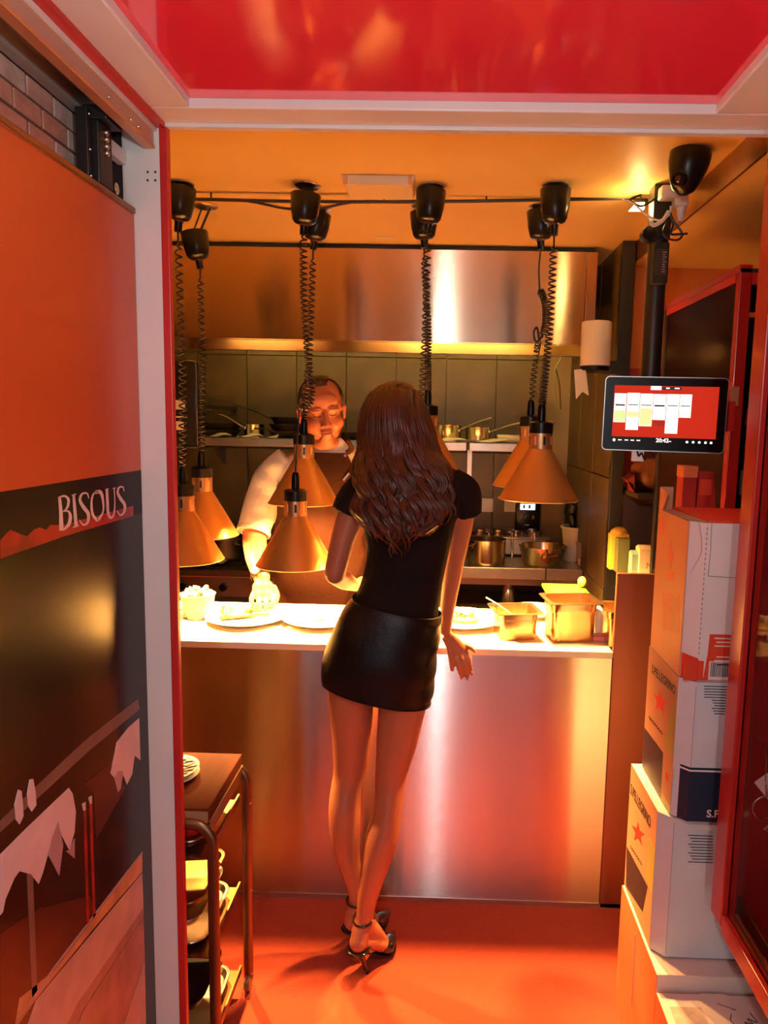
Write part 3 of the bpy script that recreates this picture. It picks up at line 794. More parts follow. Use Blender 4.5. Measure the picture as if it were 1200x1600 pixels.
MB().prism([(x0+0.035, y0+0.004, z1), (0.80, y0+0.004, z1), (0.80, y1, z1), (x0+0.03, y1, z1)], (0, 0, 0.006)).build('red_lid', M_boxr, A)
MB().prism([(x0+0.001, y0+0.03, z1+0.001), (x0+0.035, y0+0.006, z1+0.001), (x0+0.05, y1-0.02, z1+0.001), (x0+0.003, y1-0.03, z1+0.001)], (0, 0, 0.001)).build('torn_opening', M_boxk, A)
MB().prism([(x0+0.004, y0+0.026, z0), (x0+0.0305, y0-0.0008, z0), (x0+0.0305, y0-0.0008, z0+0.05), (x0+0.004, y0+0.026, z0+0.055)], (-0.0008, -0.0006, 0)).build('red_corner_print', M_boxr, A)
pr = MB()
for q in [[(1072, 1030), (1100, 1033), (1098, 1064), (1067, 1064)], [(1109, 991), (1150, 992), (1150, 1064), (1098, 1064), (1106, 1020)]]:
    pts = [aY(a, b, y0-E3) for a, b in q]
    pr.prism([(p.x, y0-E3, max(p.z, z0+0.001)) for p in pts], (0, 0.0006, 0))
pr.build('red_panel_print', M_boxr, A)
bl = MB(); p = aY(1108, 1033, y0); q = aY(1150, 1063, y0)
bl.box(p.x, q.x, y0-0.0012, y0-0.0006, q.z, p.z); bl.build('barcode_ground', M_boxw, A)
bc = MB(); x = p.x+0.004
while x < q.x-0.002:
    w_ = random.choice([0.0008, 0.0012, 0.002]); bc.box(x, x+w_, y0-0.0015, y0-0.0012, q.z+0.007, p.z-0.002); x += w_+random.choice([0.0009, 0.0014])
bc.build('barcode', M_ink, A)
tx = MB()
for i in range(6):
    yy = 997+i*6 if i < 3 else 1008+i*6
    a = aY(1116, yy, y0); b = aY(1148, yy, y0)
    tx.box(a.x+0.004*(i % 2), b.x, y0-0.0012, y0-0.0006, a.z-0.0016, a.z+0.0012)
tx.build('small_print', M_card, A)
em = MB()
for pts in [[(1047, 845), (1050, 862), (1052, 868), (1049, 880), (1047, 892), (1044, 872), (1042, 862), (1045, 858)], [(1042, 895), (1052, 893), (1052, 908), (1042, 906)]]:
    em.prism([lf(*t_) for t_ in pts], (0.0005, 0, 0))
c_ = [(1034+4*math.cos(k), 820+14*math.sin(k)) for k in [2*PI*i/16 for i in range(16)]]
em.prism([lf(*t_) for t_ in c_], (0.0005, 0, 0))
for i in range(7):
    x_ = 1036+i*4; em.prism([lf(x_, 925+i), lf(x_+0.8, 925+i), lf(x_+0.8, 985+i), lf(x_, 980+i)], (0.0005, 0, 0))
em.build('emblem_print', mat('orange_ink', (0.72, 0.13, 0.04), 0.5), A)
fl = MB()
a = aY(1112, 817, y0); b = aY(1110, 860, y0); c = aY(1106, 900, y0); d = aY(1150, 903, y0)
for u, v in ((a, b), (b, c), (c, d)):
    fl.tube([(u.x, y0-0.0006, u.z), (v.x, y0-0.0006, v.z)], 0.0008, 4)
a = aY(1092, 817, y0); b = aY(1096, 860, y0); c = aY(1078, 895, y0)
fl.tube(spline([(q.x, y0-0.0006, q.z) for q in (a, b, c)], 6), 0.0005, 4)
fl.build('flap_seam', mat('carton_crease', (0.35, 0.28, 0.25), 0.6), A)
pf = MB()
for i in range(26):
    z = z0+0.06+i*0.0108
    pf.box(x0+0.0295, x0+0.0315, y0-0.0012, y0, z, z+0.005)
pf.build('perforation', mat('carton_crease', (0.35, 0.28, 0.25), 0.6), A)

def water_box(label, x0, y0, y1, z0, z1, name_px, star_px, script_px, navy, dark_px, olive_px, text_rows, corner):
    t = thing('carton', label, 'box', (x0+0.13, (y0+y1)/2, z0), 'drinks cartons')
    ch = 0.028
    MB().prism([(x0, y1, z0), (x0, y0+ch, z0), (x0+ch, y0, z0), (x0+0.28, y0, z0), (x0+0.28, y1, z0)], (0, 0, z1-z0)).build('carton_body', M_boxb, t)
    lf0 = on_left(x0)
    def lf(a, b):
        p = lf0(a, b); p.z = max(z0+0.001, min(z1-0.001, p.z)); p.y = max(y0+ch, min(y1-0.001, p.y)); return p
    MB().prism([(x0-0.0004, y1, z0), (x0-0.0004, y0+ch, z0), (x0-0.0004, y0+ch, z1), (x0-0.0004, y1, z1)], (0.0006, 0, 0)).build('lamplit_side', M_kraft_lit, t)  # white side coloured orange for the lamplight falling on it
    MB().prism([lf(*q) for q in dark_px], (0.0003, 0, 0)).build('dark_photo_print', M_dkpr, t)
    for op in olive_px: MB().prism([lf(*q) for q in op], (0.0002, 0, 0)).build('olive_print', M_olive, t)
    (ax_, ay_), (bx_, by_), (cx_, cy_) = name_px            # baseline start, end, cap-height point above start
    o = lf(ax_, ay_); e = lf(bx_, by_); c = lf(cx_, cy_)
    ux = (e-o); L = ux.length; ux.normalize(); uy = (c-o); H = uy.length; uy.normalize()
    nm = MB(); put_text(nm, 'S.PELLEGRINO', H*1.36, o+Vector((-0.0006, 0, 0)), ux, uy, fit=L, bold=0.0006); nm.build('brand_lettering', M_ink, t)
    sx, sy, sr = star_px
    pts = []
    for k in range(10):
        r = sr if k % 2 == 0 else sr*0.42
        an = -PI/2+k*PI/5
        pts.append(lf(sx+r*0.72*math.cos(an), sy+r*1.25*math.sin(an)+r*0.5*math.cos(an)))
    MB().prism(pts, (0.0003, 0, 0)).build('red_star', M_star, t)
    sc = MB()
    for k in range(len(script_px)-1):
        a, b = lf(*script_px[k]), lf(*script_px[k+1])
        n = 7; pl = []
        for i in range(n*3+1):
            u = i/(n*3); q = a.lerp(b, u)+Vector((-0.0002, 0, 0.004*math.sin(u*n*2*PI)))
            pl.append(q)
        sc.tube(pl, 0.0007, 4)
    sc.build('script_print', M_ink, t)
    tr = MB()
    for (xa, xb, yy) in text_rows:
        a = aY(xa, yy, y0); b = aY(xb, yy, y0); tr.box(a.x, b.x, y0-0.0008, y0-0.0002, a.z-0.0008, a.z+0.0008)
    if text_rows: tr.build('small_print', M_ink, t)
    cr = MB(); cr.box(x0+ch+0.0005, x0+ch+0.0015, y0-0.0006, y0+0.0002, z0+0.01, z1-0.01); cr.build('corner_crease', mat('carton_crease', (0.35, 0.28, 0.25), 0.6), t)
    if navy:
        zt = navy
        MB().prism([(x0-0.0004, y0+ch+0.001, z0), (x0+ch, y0-0.0008, z0), (x0+0.28, y0-0.0008, z0), (x0+0.28, y0-0.0001, z0), (x0+ch, y0-0.0001, z0), (x0+0.0003, y0+ch+0.001, z0)], (0, 0, zt-z0)).build('navy_band', M_navy, t)
        MB().prism([(x0-0.0006, y0+ch+0.001, zt-0.009), (x0+ch, y0-0.0012, zt-0.009), (x0+0.28, y0-0.0012, zt-0.009), (x0+0.28, y0-0.0005, zt-0.009), (x0+ch, y0-0.0005, zt-0.009), (x0, y0+ch+0.001, zt-0.009)], (0, 0, 0.004)).build('white_band_line', M_boxw, t)
        p = aY(1103, 1276, y0); n2 = MB(); put_text(n2, 'S.PELLEGRINO', 0.024, (p.x, y0-0.0016, p.z), (1, 0, 0), (0, 0, 1), bold=0.0006)
        p = aY(1088, 1296, y0); put_text(n2, 'GLASS BOTTLES /', 0.0085, (p.x, y0-0.0016, p.z), (1, 0, 0), (0, 0, 1))
        n2.build('navy_lettering', M_card, t)
    return t
rows = [(1100, 1136, 1072+i*4.3) for i in range(5)]+[(1112+i % 3*2, 1134, 1094+i*4.2) for i in range(6)]
B = water_box('pale blue, orange-lit water carton with a navy band in mid-stack', 0.530, 1.517, 1.772, 0.697, 1.016,
    [(1018, 1050), (1055, 1086), (1019, 1037)], (1031, 1097, 16), [(1014, 1120), (1035, 1146)], 0.822,
    [(1004, 1132), (1036, 1176), (1032, 1252), (1000, 1200)], [[(1046, 1110), (1058, 1085), (1053, 1190), (1039, 1164)], [(1036, 1240), (1048, 1262), (1046, 1282), (1033, 1262)]], rows, None)
MB().prism([aX(x, y, 0.530-0.0012) for x, y in [(1036, 1180), (1052, 1203), (1047, 1258), (1033, 1235)]], (0.0004, 0, 0)).build('bottle_label_print', M_kraft_lit, B)
MB().prism([aX(x, y, 0.530-0.0016) for x, y in [(1041, 1205), (1044, 1212), (1042, 1222), (1039, 1214)]], (0.0004, 0, 0)).build('small_star', M_star, B)
rows = [(1075+i % 3*3, 1114, 1305+i*4.6) for i in range(10)]
C = water_box('water carton without a navy band, third from the top', 0.510, 1.538, 1.800, 0.352, 0.690,
    [(985, 1238), (1016, 1294), (986, 1222)], (997, 1302, 15), [(985, 1322), (1003, 1350)], None,
    [(979, 1322), (1012, 1385), (1004, 1425), (978, 1385)], [[(1014, 1305), (1024, 1330), (1022, 1405), (1010, 1375)]], rows, None)
# --- low white cartons by the cabinet
D = thing('carton', 'flat white carton sealed with clear tape under the red cabinet', 'box', (0.66, 1.64, 0.0), 'white cartons')
MB().box(0.506, 0.86, 1.488, 1.805, 0.003, 0.347, 0.002).build('carton_body', mat('carton_rose_white', (0.72, 0.60, 0.54), 0.5, var=0.08, vscale=6), D)
MB().box(0.505, 0.5065, 1.488, 1.805, 0.003, 0.346).build('lit_orange_side', mat('carton_side_lit', (0.74, 0.16, 0.06), 0.5, var=0.1, vscale=5), D)  # lamplight on the left face painted as an orange skin
MB().box(0.60, 0.66, 1.487, 1.806, 0.3465, 0.3478).build('clear_tape', M_tape, D)
st = MB()
c = Vector((0.60, 1.66, 0.3476))
for k in range(3):
    st.tube([c+Vector(((0.055-0.013*k)*math.cos(q), (0.032-0.008*k)*math.sin(q), 0)) for q in [2*PI*i/20 for i in range(21)]], 0.0007, 4)
st.build('stamp_print', mat('brown_ink', (0.50, 0.30, 0.16), 0.6), D)
MB().box(0.68, 0.80, 1.50, 1.56, 0.3466, 0.3474).build('faded_print', mat('faded_ink', (0.56, 0.42, 0.38), 0.6, var=0.3, vscale=40), D)
MB().tube([(0.5045, 1.66, 0.315), (0.5045, 1.655, 0.12)], 0.0012, 4).build('tape_edge', M_tape, D)
gx = MB(); put_text(gx, 'fragile', 0.05, (0.5042, 1.60, 0.04), (0, -0.25, 0.97), (0, -0.97, -0.25)); gx.build('side_lettering', M_ink, D)
Ebx = thing('carton', 'nearest white carton with handwriting on its top', 'box', (0.66, 1.3, 0.0), 'white cartons')
MB().box(0.504, 0.86, 1.10, 1.478, 0.003, 0.312, 0.002).build('carton_body', mat('carton_rose_white', (0.72, 0.60, 0.54), 0.5), Ebx)
MB().box(0.503, 0.5045, 1.10, 1.478, 0.003, 0.311).build('lit_orange_side', mat('carton_side_lit', (0.74, 0.16, 0.06), 0.5), Ebx)  # same painted orange lamplight on the left face
MB().box(0.60, 0.655, 1.099, 1.479, 0.3115, 0.3128).build('clear_tape', M_tape, Ebx)
hw = MB()
for pts in [[(0.628, 1.452, 0), (0.662, 1.436, 0)], [(0.648, 1.425, 0), (0.640, 1.405, 0), (0.655, 1.388, 0), (0.675, 1.392, 0), (0.668, 1.404, 0), (0.684, 1.40, 0), (0.678, 1.414, 0), (0.695, 1.405, 0), (0.690, 1.43, 0)], [(0.664, 1.378, 0), (0.676, 1.372, 0), (0.682, 1.382, 0)]]:
    hw.tube([(x, y, 0.3125) for x, y, _ in spline(pts, 6)], 0.0012, 4)
hw.build('handwriting', M_ink, Ebx)
MB().box(0.52, 0.59, 1.28, 1.44, 0.3116, 0.3122).build('faded_print', mat('faded_ink', (0.56, 0.42, 0.38), 0.6), Ebx)
MB().box(0.62, 0.70, 1.31, 1.36, 0.3116, 0.3122).build('address_label', mat('grey_label', (0.42, 0.30, 0.27), 0.6, var=0.3, vscale=60), Ebx)

# ------------------------------------------------------------------ serving cart at the left
ct = thing('serving_cart', 'wooden topped brass serving cart half hidden by the jamb', 'cart', (-0.68, 1.57, 0))
XR, YN, YF, ZTOP = -0.512, 1.535, 1.810, 0.680
MB().box(-0.98, XR, YN-0.005, YF, ZTOP-0.028, ZTOP, 0.003).build('wooden_top', M_wood, ct)
MB().box(-0.98, XR, YN-0.009, YN-0.004, ZTOP-0.030, ZTOP-0.004).build('front_edge', mat('edge_veneer', (0.32, 0.20, 0.09), 0.5), ct)
M_dbrass = mat('dark_brass', (0.26, 0.13, 0.06), 0.33, 0.9, var=0.25, vscale=10)
def u_frame(y):
    pts = [(XR+0.012, y, 0.035)]
    r = 0.05; zt = ZTOP-0.032
    for i in range(9):
        a = i*PI/16; pts.append((XR+0.012-r+r*math.cos(a), y, zt-r+r*math.sin(a)))
    for i in range(9):
        a = PI/2+i*PI/16; pts.append((-0.99+r+r*math.cos(a), y, zt-r+r*math.sin(a)))
    pts.append((-0.99, y, 0.035))
    return MB().tube(pts, 0.0135, 12, flat=0.55, up=(1, 0, 0))
u_frame(YN-0.012).build('end_frame', M_dbrass, ct, True)
u_frame(YF-0.004).build('end_frame', M_dbrass, ct, True)
MB().box(XR-0.004, XR+0.002, YN, YF, ZTOP-0.065, ZTOP-0.032).build('side_apron', M_dbrass, ct)
for (x, y) in [(XR+0.012, YF-0.004), (XR+0.012, YN-0.012), (-0.99, YF-0.004), (-0.99, YN-0.012)]:
    w_ = MB(); w_.lathe((x-0.009, y, 0.024), [(0.010, 0), (0.024, 0.002), (0.024, 0.016), (0.010, 0.018)], 22, (1, 0, 0)); w_.build('caster', mat('caster_wheel', (0.28, 0.13, 0.06), 0.35), ct, True)
for k, z in enumerate((0.565, 0.315, 0.070)):
    sh = MB()
    sh.box(-0.98, XR-0.006, YN+0.005, YF-0.012, z-0.012, z-0.009)
    sh.box(XR-0.009, XR-0.004, YN+0.005, YF-0.012, z-0.012, z+0.008)
    s_ = sh.build('shelf', M_brass, ct)
    for y in (YN+0.0, YF-0.004):
        MB().lathe((XR+0.016, y, z-0.02), [(0.006, 0), (0.006, 0.006), (0.003, 0.009)], 12, (1, 0, 0)).build('bolt', M_screw, ct, True)
def tray(label, c, hx, hy, h, m, rot=None, cat='tray'):
    t = thing('serving_tray', label, cat, c, 'trays on the cart')
    def rr(hx, hy, r, z):
        out = []
        for (sx, sy, a0) in ((1, 1, 0), (-1, 1, PI/2), (-1, -1, PI), (1, -1, 1.5*PI)):
            for i in range(6):
                a = a0+i*PI/10; out.append(Vector((sx*(hx-r)+r*math.cos(a), sy*(hy-r)+r*math.sin(a), z)))
        return out
    R = rot if rot else Matrix.Identity(3)
    C0 = Vector(c)
    def tr(L): return [C0+R @ p for p in L]
    MB().rings([tr(rr(hx-0.012, hy-0.012, 0.03, 0)), tr(rr(hx-0.004, hy-0.004, 0.035, h)), tr(rr(hx, hy, 0.038, h)), tr(rr(hx, hy, 0.038, h+0.002)), tr(rr(hx-0.006, hy-0.006, 0.033, h+0.002)), tr(rr(hx-0.014, hy-0.014, 0.028, 0.003))]).build('dish', m, t, True)
    MB().tube(tr(rr(hx, hy, 0.038, h+0.001))+tr(rr(hx, hy, 0.038, h+0.001))[:1], 0.0022, 6).build('rim', m, t, True)
    return t
tray('shallow steel tray on the upper shelf of the cart', (-0.64, 1.665, 0.5685), 0.105, 0.115, 0.018, M_steel)
tray('shallow steel tray lying flat on the middle cart shelf', (-0.64, 1.665, 0.3185), 0.105, 0.115, 0.014, M_steel)
tray('shallow steel tray on the lowest cart shelf', (-0.64, 1.665, 0.0735), 0.105, 0.115, 0.016, M_steel)
tray('tilted shiny tray stacked above the middle cart shelf', (-0.652, 1.65, 0.370), 0.11, 0.11, 0.020, M_steel, Matrix.Rotation(math.radians(-3), 3, 'Y'))
tray('shiny tray tilted on top of another on the middle shelf', (-0.644, 1.66, 0.407), 0.105, 0.11, 0.020, M_brass, Matrix.Rotation(math.radians(-4), 3, 'Y'))
tray('black tray tilted above the lowest cart shelf', (-0.652, 1.64, 0.150), 0.11, 0.10, 0.022, M_black, Matrix.Rotation(math.radians(-4), 3, 'Y'))
sp = tag(MB().lathe((-0.70, 1.66, 0.3335), [(0.05, 0), (0.06, 0.01), (0.06, 0.034), (0.05, 0.036)], 24).build('steel_bowl', M_steelr, None, True), 'steel bowl in the middle shelf of the cart under the tilted trays', 'bowl')
sp = tag(MB().lathe((-0.70, 1.64, 0.0905), [(0.05, 0), (0.07, 0.02), (0.075, 0.050), (0.06, 0.052)], 24).build('steel_bowl', M_steelr, None, True), 'steel bowl on the lowest shelf of the cart', 'bowl')
gb = tag(MB().lathe((-0.575, 1.59, 0.587), [(0.02, 0), (0.03, 0.01), (0.034, 0.045), (0.026, 0.066), (0.02, 0.068)], 24).build('red_glass_cup', mat('red_cup_glass', (0.5, 0.02, 0.02), 0.1, coat=0.5), None, True), 'small red glass cup on the upper cart shelf', 'cup')
# patterned plates on the cart top
M_plate = mat('plate_china', (0.82, 0.76, 0.68), 0.25, coat=0.3)
M_plateline = mat('plate_pattern', (0.10, 0.05, 0.05), 0.4)
pcx, pcy = aZ(268, 1214, ZTOP).x, aZ(268, 1214, ZTOP).y
for i in range(2):
    t = thing('side_plate', ['lower of two pale plates on the cart top', 'pale plate with criss-cross dark lines on the cart top'][i], 'plate', (pcx, pcy, ZTOP+0.0005+0.014*i), 'plates on the cart')
    zz = ZTOP+0.0005+0.014*i
    MB().lathe((pcx, pcy, zz), [(0.035, 0), (0.037, 0.002), (0.066, 0.010), (0.067, 0.012), (0.064, 0.0125), (0.037, 0.005)], 40).build('china', M_plate, t, True)
    pl = MB()
    if i == 1:
        for k in range(-3, 4):
            for s in (1, -1):
                o = k*0.019
                pts = []
                for j in range(13):
                    u = -0.06+0.01*j; x = u; y = s*u*0.6+o+0.004*math.sin(j+k)
                    r = math.hypot(x, y)
                    if r < 0.063: pts.append((pcx+x, pcy+y, zz+0.0058+max(0, (r-0.037))*0.29))
                if len(pts) > 2: pl.tube(pts, 0.0008, 4)
        pl.build('line_pattern', M_plateline, t)
    else:
        for k in range(20):
            a = 2*PI*k/20
            pl.tube([(pcx+0.055*math.cos(a), pcy+0.055*math.sin(a), zz+0.0062), (pcx+0.066*math.cos(a+.06), pcy+0.066*math.sin(a+.06), zz+0.0095)], 0.0012, 4)
        pl.build('rim_pattern', M_plateline, t)
# ------------------------------------------------------------------ back line: shelf, stove, counter
M_pot = mat('pot_steel', (0.70, 0.60, 0.44), 0.22, 1.0, var=0.06, vscale=10)
M_potin = mat('pot_steel_inside', (0.62, 0.52, 0.36), 0.35, 1.0)
M_iron = mat('black_iron', (0.018, 0.015, 0.012), 0.45, 0.3)
M_cloth = mat('kitchen_cloth', (0.72, 0.64, 0.48), 0.85, bump=0.1, bscale=120)
ws = thing('wall_shelf', 'long steel wall shelf behind the chef holding pans', 'shelf', (-0.4, 3.85, 1.40))
zs = 1.462; SY = 3.70
MB().box(-1.55, 0.12, SY, 3.984, zs-0.042, zs, 0.002).build('shelf_board', M_steelr, ws)
MB().box(0.135, 0.46, SY, 3.984, zs-0.042, zs, 0.002).build('shelf_board', M_steelr, ws)
for px in (697, 735):
    p = aY(px, 700, 3.9); MB().box(p.x-0.012, p.x+0.012, 3.955, 3.985, 0.95, zs-0.042).build('upright', M_steelr, ws)
for x in (-1.2, -0.6):
    MB().prism([(x, SY+0.03, zs-0.042), (x, 3.984, zs-0.042), (x, 3.984, zs-0.16)], (0.006, 0, 0)).build('bracket', M_steelr, ws)

def saucepan(label, c, r, h, handle, m=None, group='pans', hl=0.17, lid=False):
    m = m or M_pot
    t = thing('saucepan', label, 'pan', c, group); c = Vector(c)
    mb = MB(); mb.lathe(c, [(r*0.94, 0), (r*0.985, 0.003), (r, 0.012), (r, h), (r*1.025, h+0.002), (r*1.025, h+0.0035), (r*0.985, h+0.003), (r*0.97, 0.012), (r*0.9, 0.006)], 40)
    mb.build('pot_body', m, t, True)
    d = Vector(handle).normalized(); a = c+Vector((d.x, d.y, 0)).normalized()*r+Vector((0, 0, h*0.78))
    pts = [a-d*0.01, a+d*0.03, a+d*hl*0.6+Vector((0, 0, 0.006)), a+d*hl]
    MB().tube(spline(pts, 5), [0.006]*5+[0.0075]*5+[0.009]*5+[0.006], 8, flat=0.6).build('handle', M_steel, t, True)
    MB().lathe(a-d*0.002, [(0.014, 0), (0.012, 0.006)], 12, (d.x, d.y, d.z)).build('handle_mount', M_steel, t, True)
    return t
def on_shelf(px): p = aY(px, 684, 3.80); return p.x
saucepan('shiny saucepan on the wall shelf left of the woman\'s shoulder lamp', (on_shelf(700), 3.82, zs+0.0005), 0.068, 0.083, (0.75, -0.45, 0.30), hl=0.20)
saucepan('shiny saucepan on the right end of the wall shelf', (on_shelf(747), 3.82, zs+0.0005), 0.066, 0.075, (0.85, -0.40, 0.25), hl=0.20)
saucepan('small shiny pot on the wall shelf beside the chef\'s sleeve', (on_shelf(396), 3.82, zs+0.0005), 0.052, 0.066, (-0.75, -0.5, 0.45), hl=0.16)
def frypan(label, c, r, handle, hl=0.2, group='iron frying pans', h=0.035):
    t = thing('frying_pan', label, 'pan', c, group); c = Vector(c)
    MB().lathe(c, [(r*0.75, 0), (r*0.97, h), (r, h+0.001), (r, h+0.003), (r*0.95, h+0.002), (r*0.74, 0.004)], 40).build('pan_body', M_iron, t, True)
    d = Vector(handle).normalized(); a = c+Vector((d.x, d.y, 0)).normalized()*r*0.95+Vector((0, 0, h*0.8))
    MB().tube([a, a+d*hl*.5+Vector((0, 0, .008)), a+d*hl], [0.007, 0.009, 0.007], 8, flat=0.5).build('handle', M_iron, t, True)
    return t
for i, (px, dz, r, lab, hd_) in enumerate([(338, 0.0, 0.12, 'lowest black frying pan stacked at the left end of the shelf', (-.6, -.6, .2)), (342, 0.036, 0.115, 'top black frying pan stacked at the left end of the shelf', (-.8, -.5, .3)),
        (449, 0.0, 0.11, 'lowest black frying pan stacked behind the chef\'s shoulder', (-.3, -.8, .1)), (450, 0.036, 0.11, 'middle black frying pan stacked behind the chef\'s shoulder', (0.5, -.7, .2)), (451, 0.072, 0.105, 'top black frying pan with handle pointing left behind the chef', (-.9, -.3, .35))]):
    frypan(lab, (on_shelf(px), 3.835, zs+0.0005+dz), r, hd_)
frypan('black frying pan on the shelf right of the chef\'s ear', (on_shelf(552), 3.84, zs+0.0005), 0.11, (0.4, -.8, .2))
def cloth_strip(label, px0, px1, seed, yy=3.72):
    rnd = random.Random(seed); x0, x1 = on_shelf(px0), on_shelf(px1)
    n = 18; rows = []
    for j in range(4):
        row = []
        for i in range(n+1):
            u = i/n
            row.append((x0+(x1-x0)*u, yy+0.013*j+0.003*math.sin(6*u+j), zs+0.004+0.010*(1+math.sin(u*9+seed+j*.8))*(0.6 if j in (0, 3) else 1)))
        rows.append(row)
    v = [p for r in rows for p in r]; v += [(x, y, z-0.003) for x, y, z in v]; k = 4*(n+1); f = []
    for j in range(3):
        for i in range(n):
            a = j*(n+1)+i; f.append((a, a+1, a+n+2, a+n+1)); f.append((k+a+n+1, k+a+n+2, k+a+1, k+a))
    tag(MB().add(v, f).build('kitchen_cloth', M_cloth, None, 'all'), label, 'cloth')
cloth_strip('crumpled pale cloth on the shelf edge under the black pans', 318, 378, 1, 3.702)
cloth_strip('crumpled pale cloth on the shelf under the small pot', 380, 440, 3, 3.702)
cloth_strip('crumpled pale cloth on the shelf under the right saucepans', 690, 790, 5, 3.702)
p = aY(795, 685, 3.75)
t = thing('foil_roll', 'rolled baking sheet lying at the right end of the wall shelf', 'roll', (p.x, 3.80, zs+0.001))
MB().lathe((p.x-0.06, 3.75, zs+0.0225), [(0.018, 0), (0.021, 0.001), (0.021, 0.12), (0.018, 0.121)], 24, (1, 0.12, 0)).build('rolled_paper', M_cloth, t, True)
MB().lathe((p.x-0.062, 3.75, zs+0.0225), [(0.010, 0), (0.010, 0.124)], 16, (1, 0.12, 0)).build('core', M_blackm, t, True)

# black control panel at the far left
bp_ = thing('control_panel', 'black rounded appliance panel with pale stickers at the left', 'panel', (-1.07, 2.93, 1.4))
a = aY(230, 562, 2.90); b = aY(309, 699, 2.90)
MB().box(a.x, b.x, 2.90, 2.95, b.z, a.z, 0.012).build('housing', M_black, bp_, True)
MB().box(a.x, b.x-0.004, 2.895, 2.905, b.z-0.004, b.z+0.002).build('bottom_edge', M_alu, bp_)
MB().tube(spline([(b.x, 2.898, b.z+0.006), (b.x, 2.898, (a.z+b.z)/2), (b.x-0.001, 2.898, a.z-0.02), (b.x-0.012, 2.898, a.z-0.003), (b.x-0.05, 2.898, a.z)], 6), 0.0016, 6).build('side_trim', M_alu, bp_, True)
for (x0, y0, x1, y1) in [(268, 625, 289, 640), (268, 650, 292, 653), (268, 658, 287, 672)]:
    p = aY(x0, y0, 2.8985); q = aY(x1, y1, 2.8985); MB().box(p.x-0.04, q.x, 2.8975, 2.901, q.z, p.z).build('sticker', M_whitepl, bp_)
MB().box(a.x+0.03, a.x+0.05, 2.95, 3.985, (a.z+b.z)/2-0.01, (a.z+b.z)/2+0.01).build('wall_arm', M_blackp, bp_)

# stove (left) and steel counter (right) along the back wall
BZ = 0.845; BYF = 3.42
sv = thing('stove', 'dark gas stove along the back wall at the left', 'stove', (-0.85, 3.7, 0))
MB().box(-1.60, -0.12, BYF+0.01, 3.98, 0.10, BZ-0.02).build('oven_body', M_steelr, sv)
MB().box(-1.60, -0.12, BYF-0.01, 3.98, BZ-0.05, BZ-0.015, 0.004).build('front_rail', M_steel, sv)
MB().box(-1.58, -0.14, BYF+0.03, 3.96, BZ-0.015, BZ-0.005).build('hob_plate', M_iron, sv)
for i in range(3):
    g = MB(); xg = -1.33+0.46*i
    for k in range(5):
        g.box(xg-0.2+0.1*k-0.006, xg-0.2+0.1*k+0.006, BYF+0.05, 3.94, BZ-0.005, BZ+0.012)
    for k in range(3):
        g.box(xg-0.21, xg+0.21, BYF+0.07+0.2*k, BYF+0.082+0.2*k, BZ-0.005, BZ+0.012)
    g.build('pan_grate', M_iron, sv)
for k in range(7):
    MB().lathe((-1.45+0.2*k, BYF+0.01, BZ-0.10), [(0.02, 0), (0.018, 0.025), (0.01, 0.027)], 16, (0, -1, 0)).build('knob', M_black, sv, True)
MB().box(-1.58, -0.86, BYF-0.002, BYF+0.012, 0.18, BZ-0.15, 0.004).build('oven_door', M_dark, sv)
MB().box(-0.84, -0.14, BYF-0.002, BYF+0.012, 0.18, BZ-0.15, 0.004).build('oven_door', M_dark, sv)
p = aY(350, 868, 3.52)
saucepan('steel pot on the stove below the leftmost lamps', (p.x, 3.58, BZ+0.0125), 0.062, 0.095, (0.9, -0.4, 0.0), M_steelr, 'stove pots')
p = aY(335, 890, 3.47)
cl = MB(); n = 10; v = []
for j in range(4):
    for i in range(n+1): v.append((p.x-0.06+0.012*i, 3.44+0.02*j, BZ+0.018+0.006*math.sin(i*1.3+j)))
v += [(x, y, z-0.003) for x, y, z in v]; k = 4*(n+1); f = []
for j in range(3):
    for i in range(n):
        a = j*(n+1)+i; f.append((a, a+1, a+n+2, a+n+1)); f.append((k+a+n+1, k+a+n+2, k+a+1, k+a))
tag(cl.add(v, f).build('kitchen_cloth', M_cloth, None, 'all'), 'pale cloth lying on the stove front beneath the leftmost lamp', 'cloth')
bc_ = thing('back_counter', 'steel work counter along the back wall behind the right lamps', 'counter', (0.28, 3.7, 0))
CZ2 = 0.875
MB().box(-0.10, 0.683, BYF, 3.983, CZ2-0.055, CZ2, 0.003).build('worktop', M_steelr, bc_)
MB().box(-0.10, 0.683, BYF+0.006, BYF+0.010, CZ2-0.085, CZ2-0.055).build('front_rail', M_steel, bc_)
MB().box(-0.08, 0.683, BYF+0.06, 3.98, 0.62, 0.64).build('under_shelf', M_steelr, bc_)
for x in (-0.08, 0.64):
    MB().box(x, x+0.04, BYF+0.03, BYF+0.07, 0, CZ2-0.055).build('leg', M_steelr, bc_)
MB().box(-0.08, 0.68, 3.93, 3.98, 0, CZ2-0.055).build('back_sheet', M_dark, bc_)
MB().box(0.505, 0.511, BYF-0.002, BYF+0.012, CZ2-0.057, CZ2+0.001).build('joint_strip', M_dark, bc_)
p = aY(392, 803, 3.6)
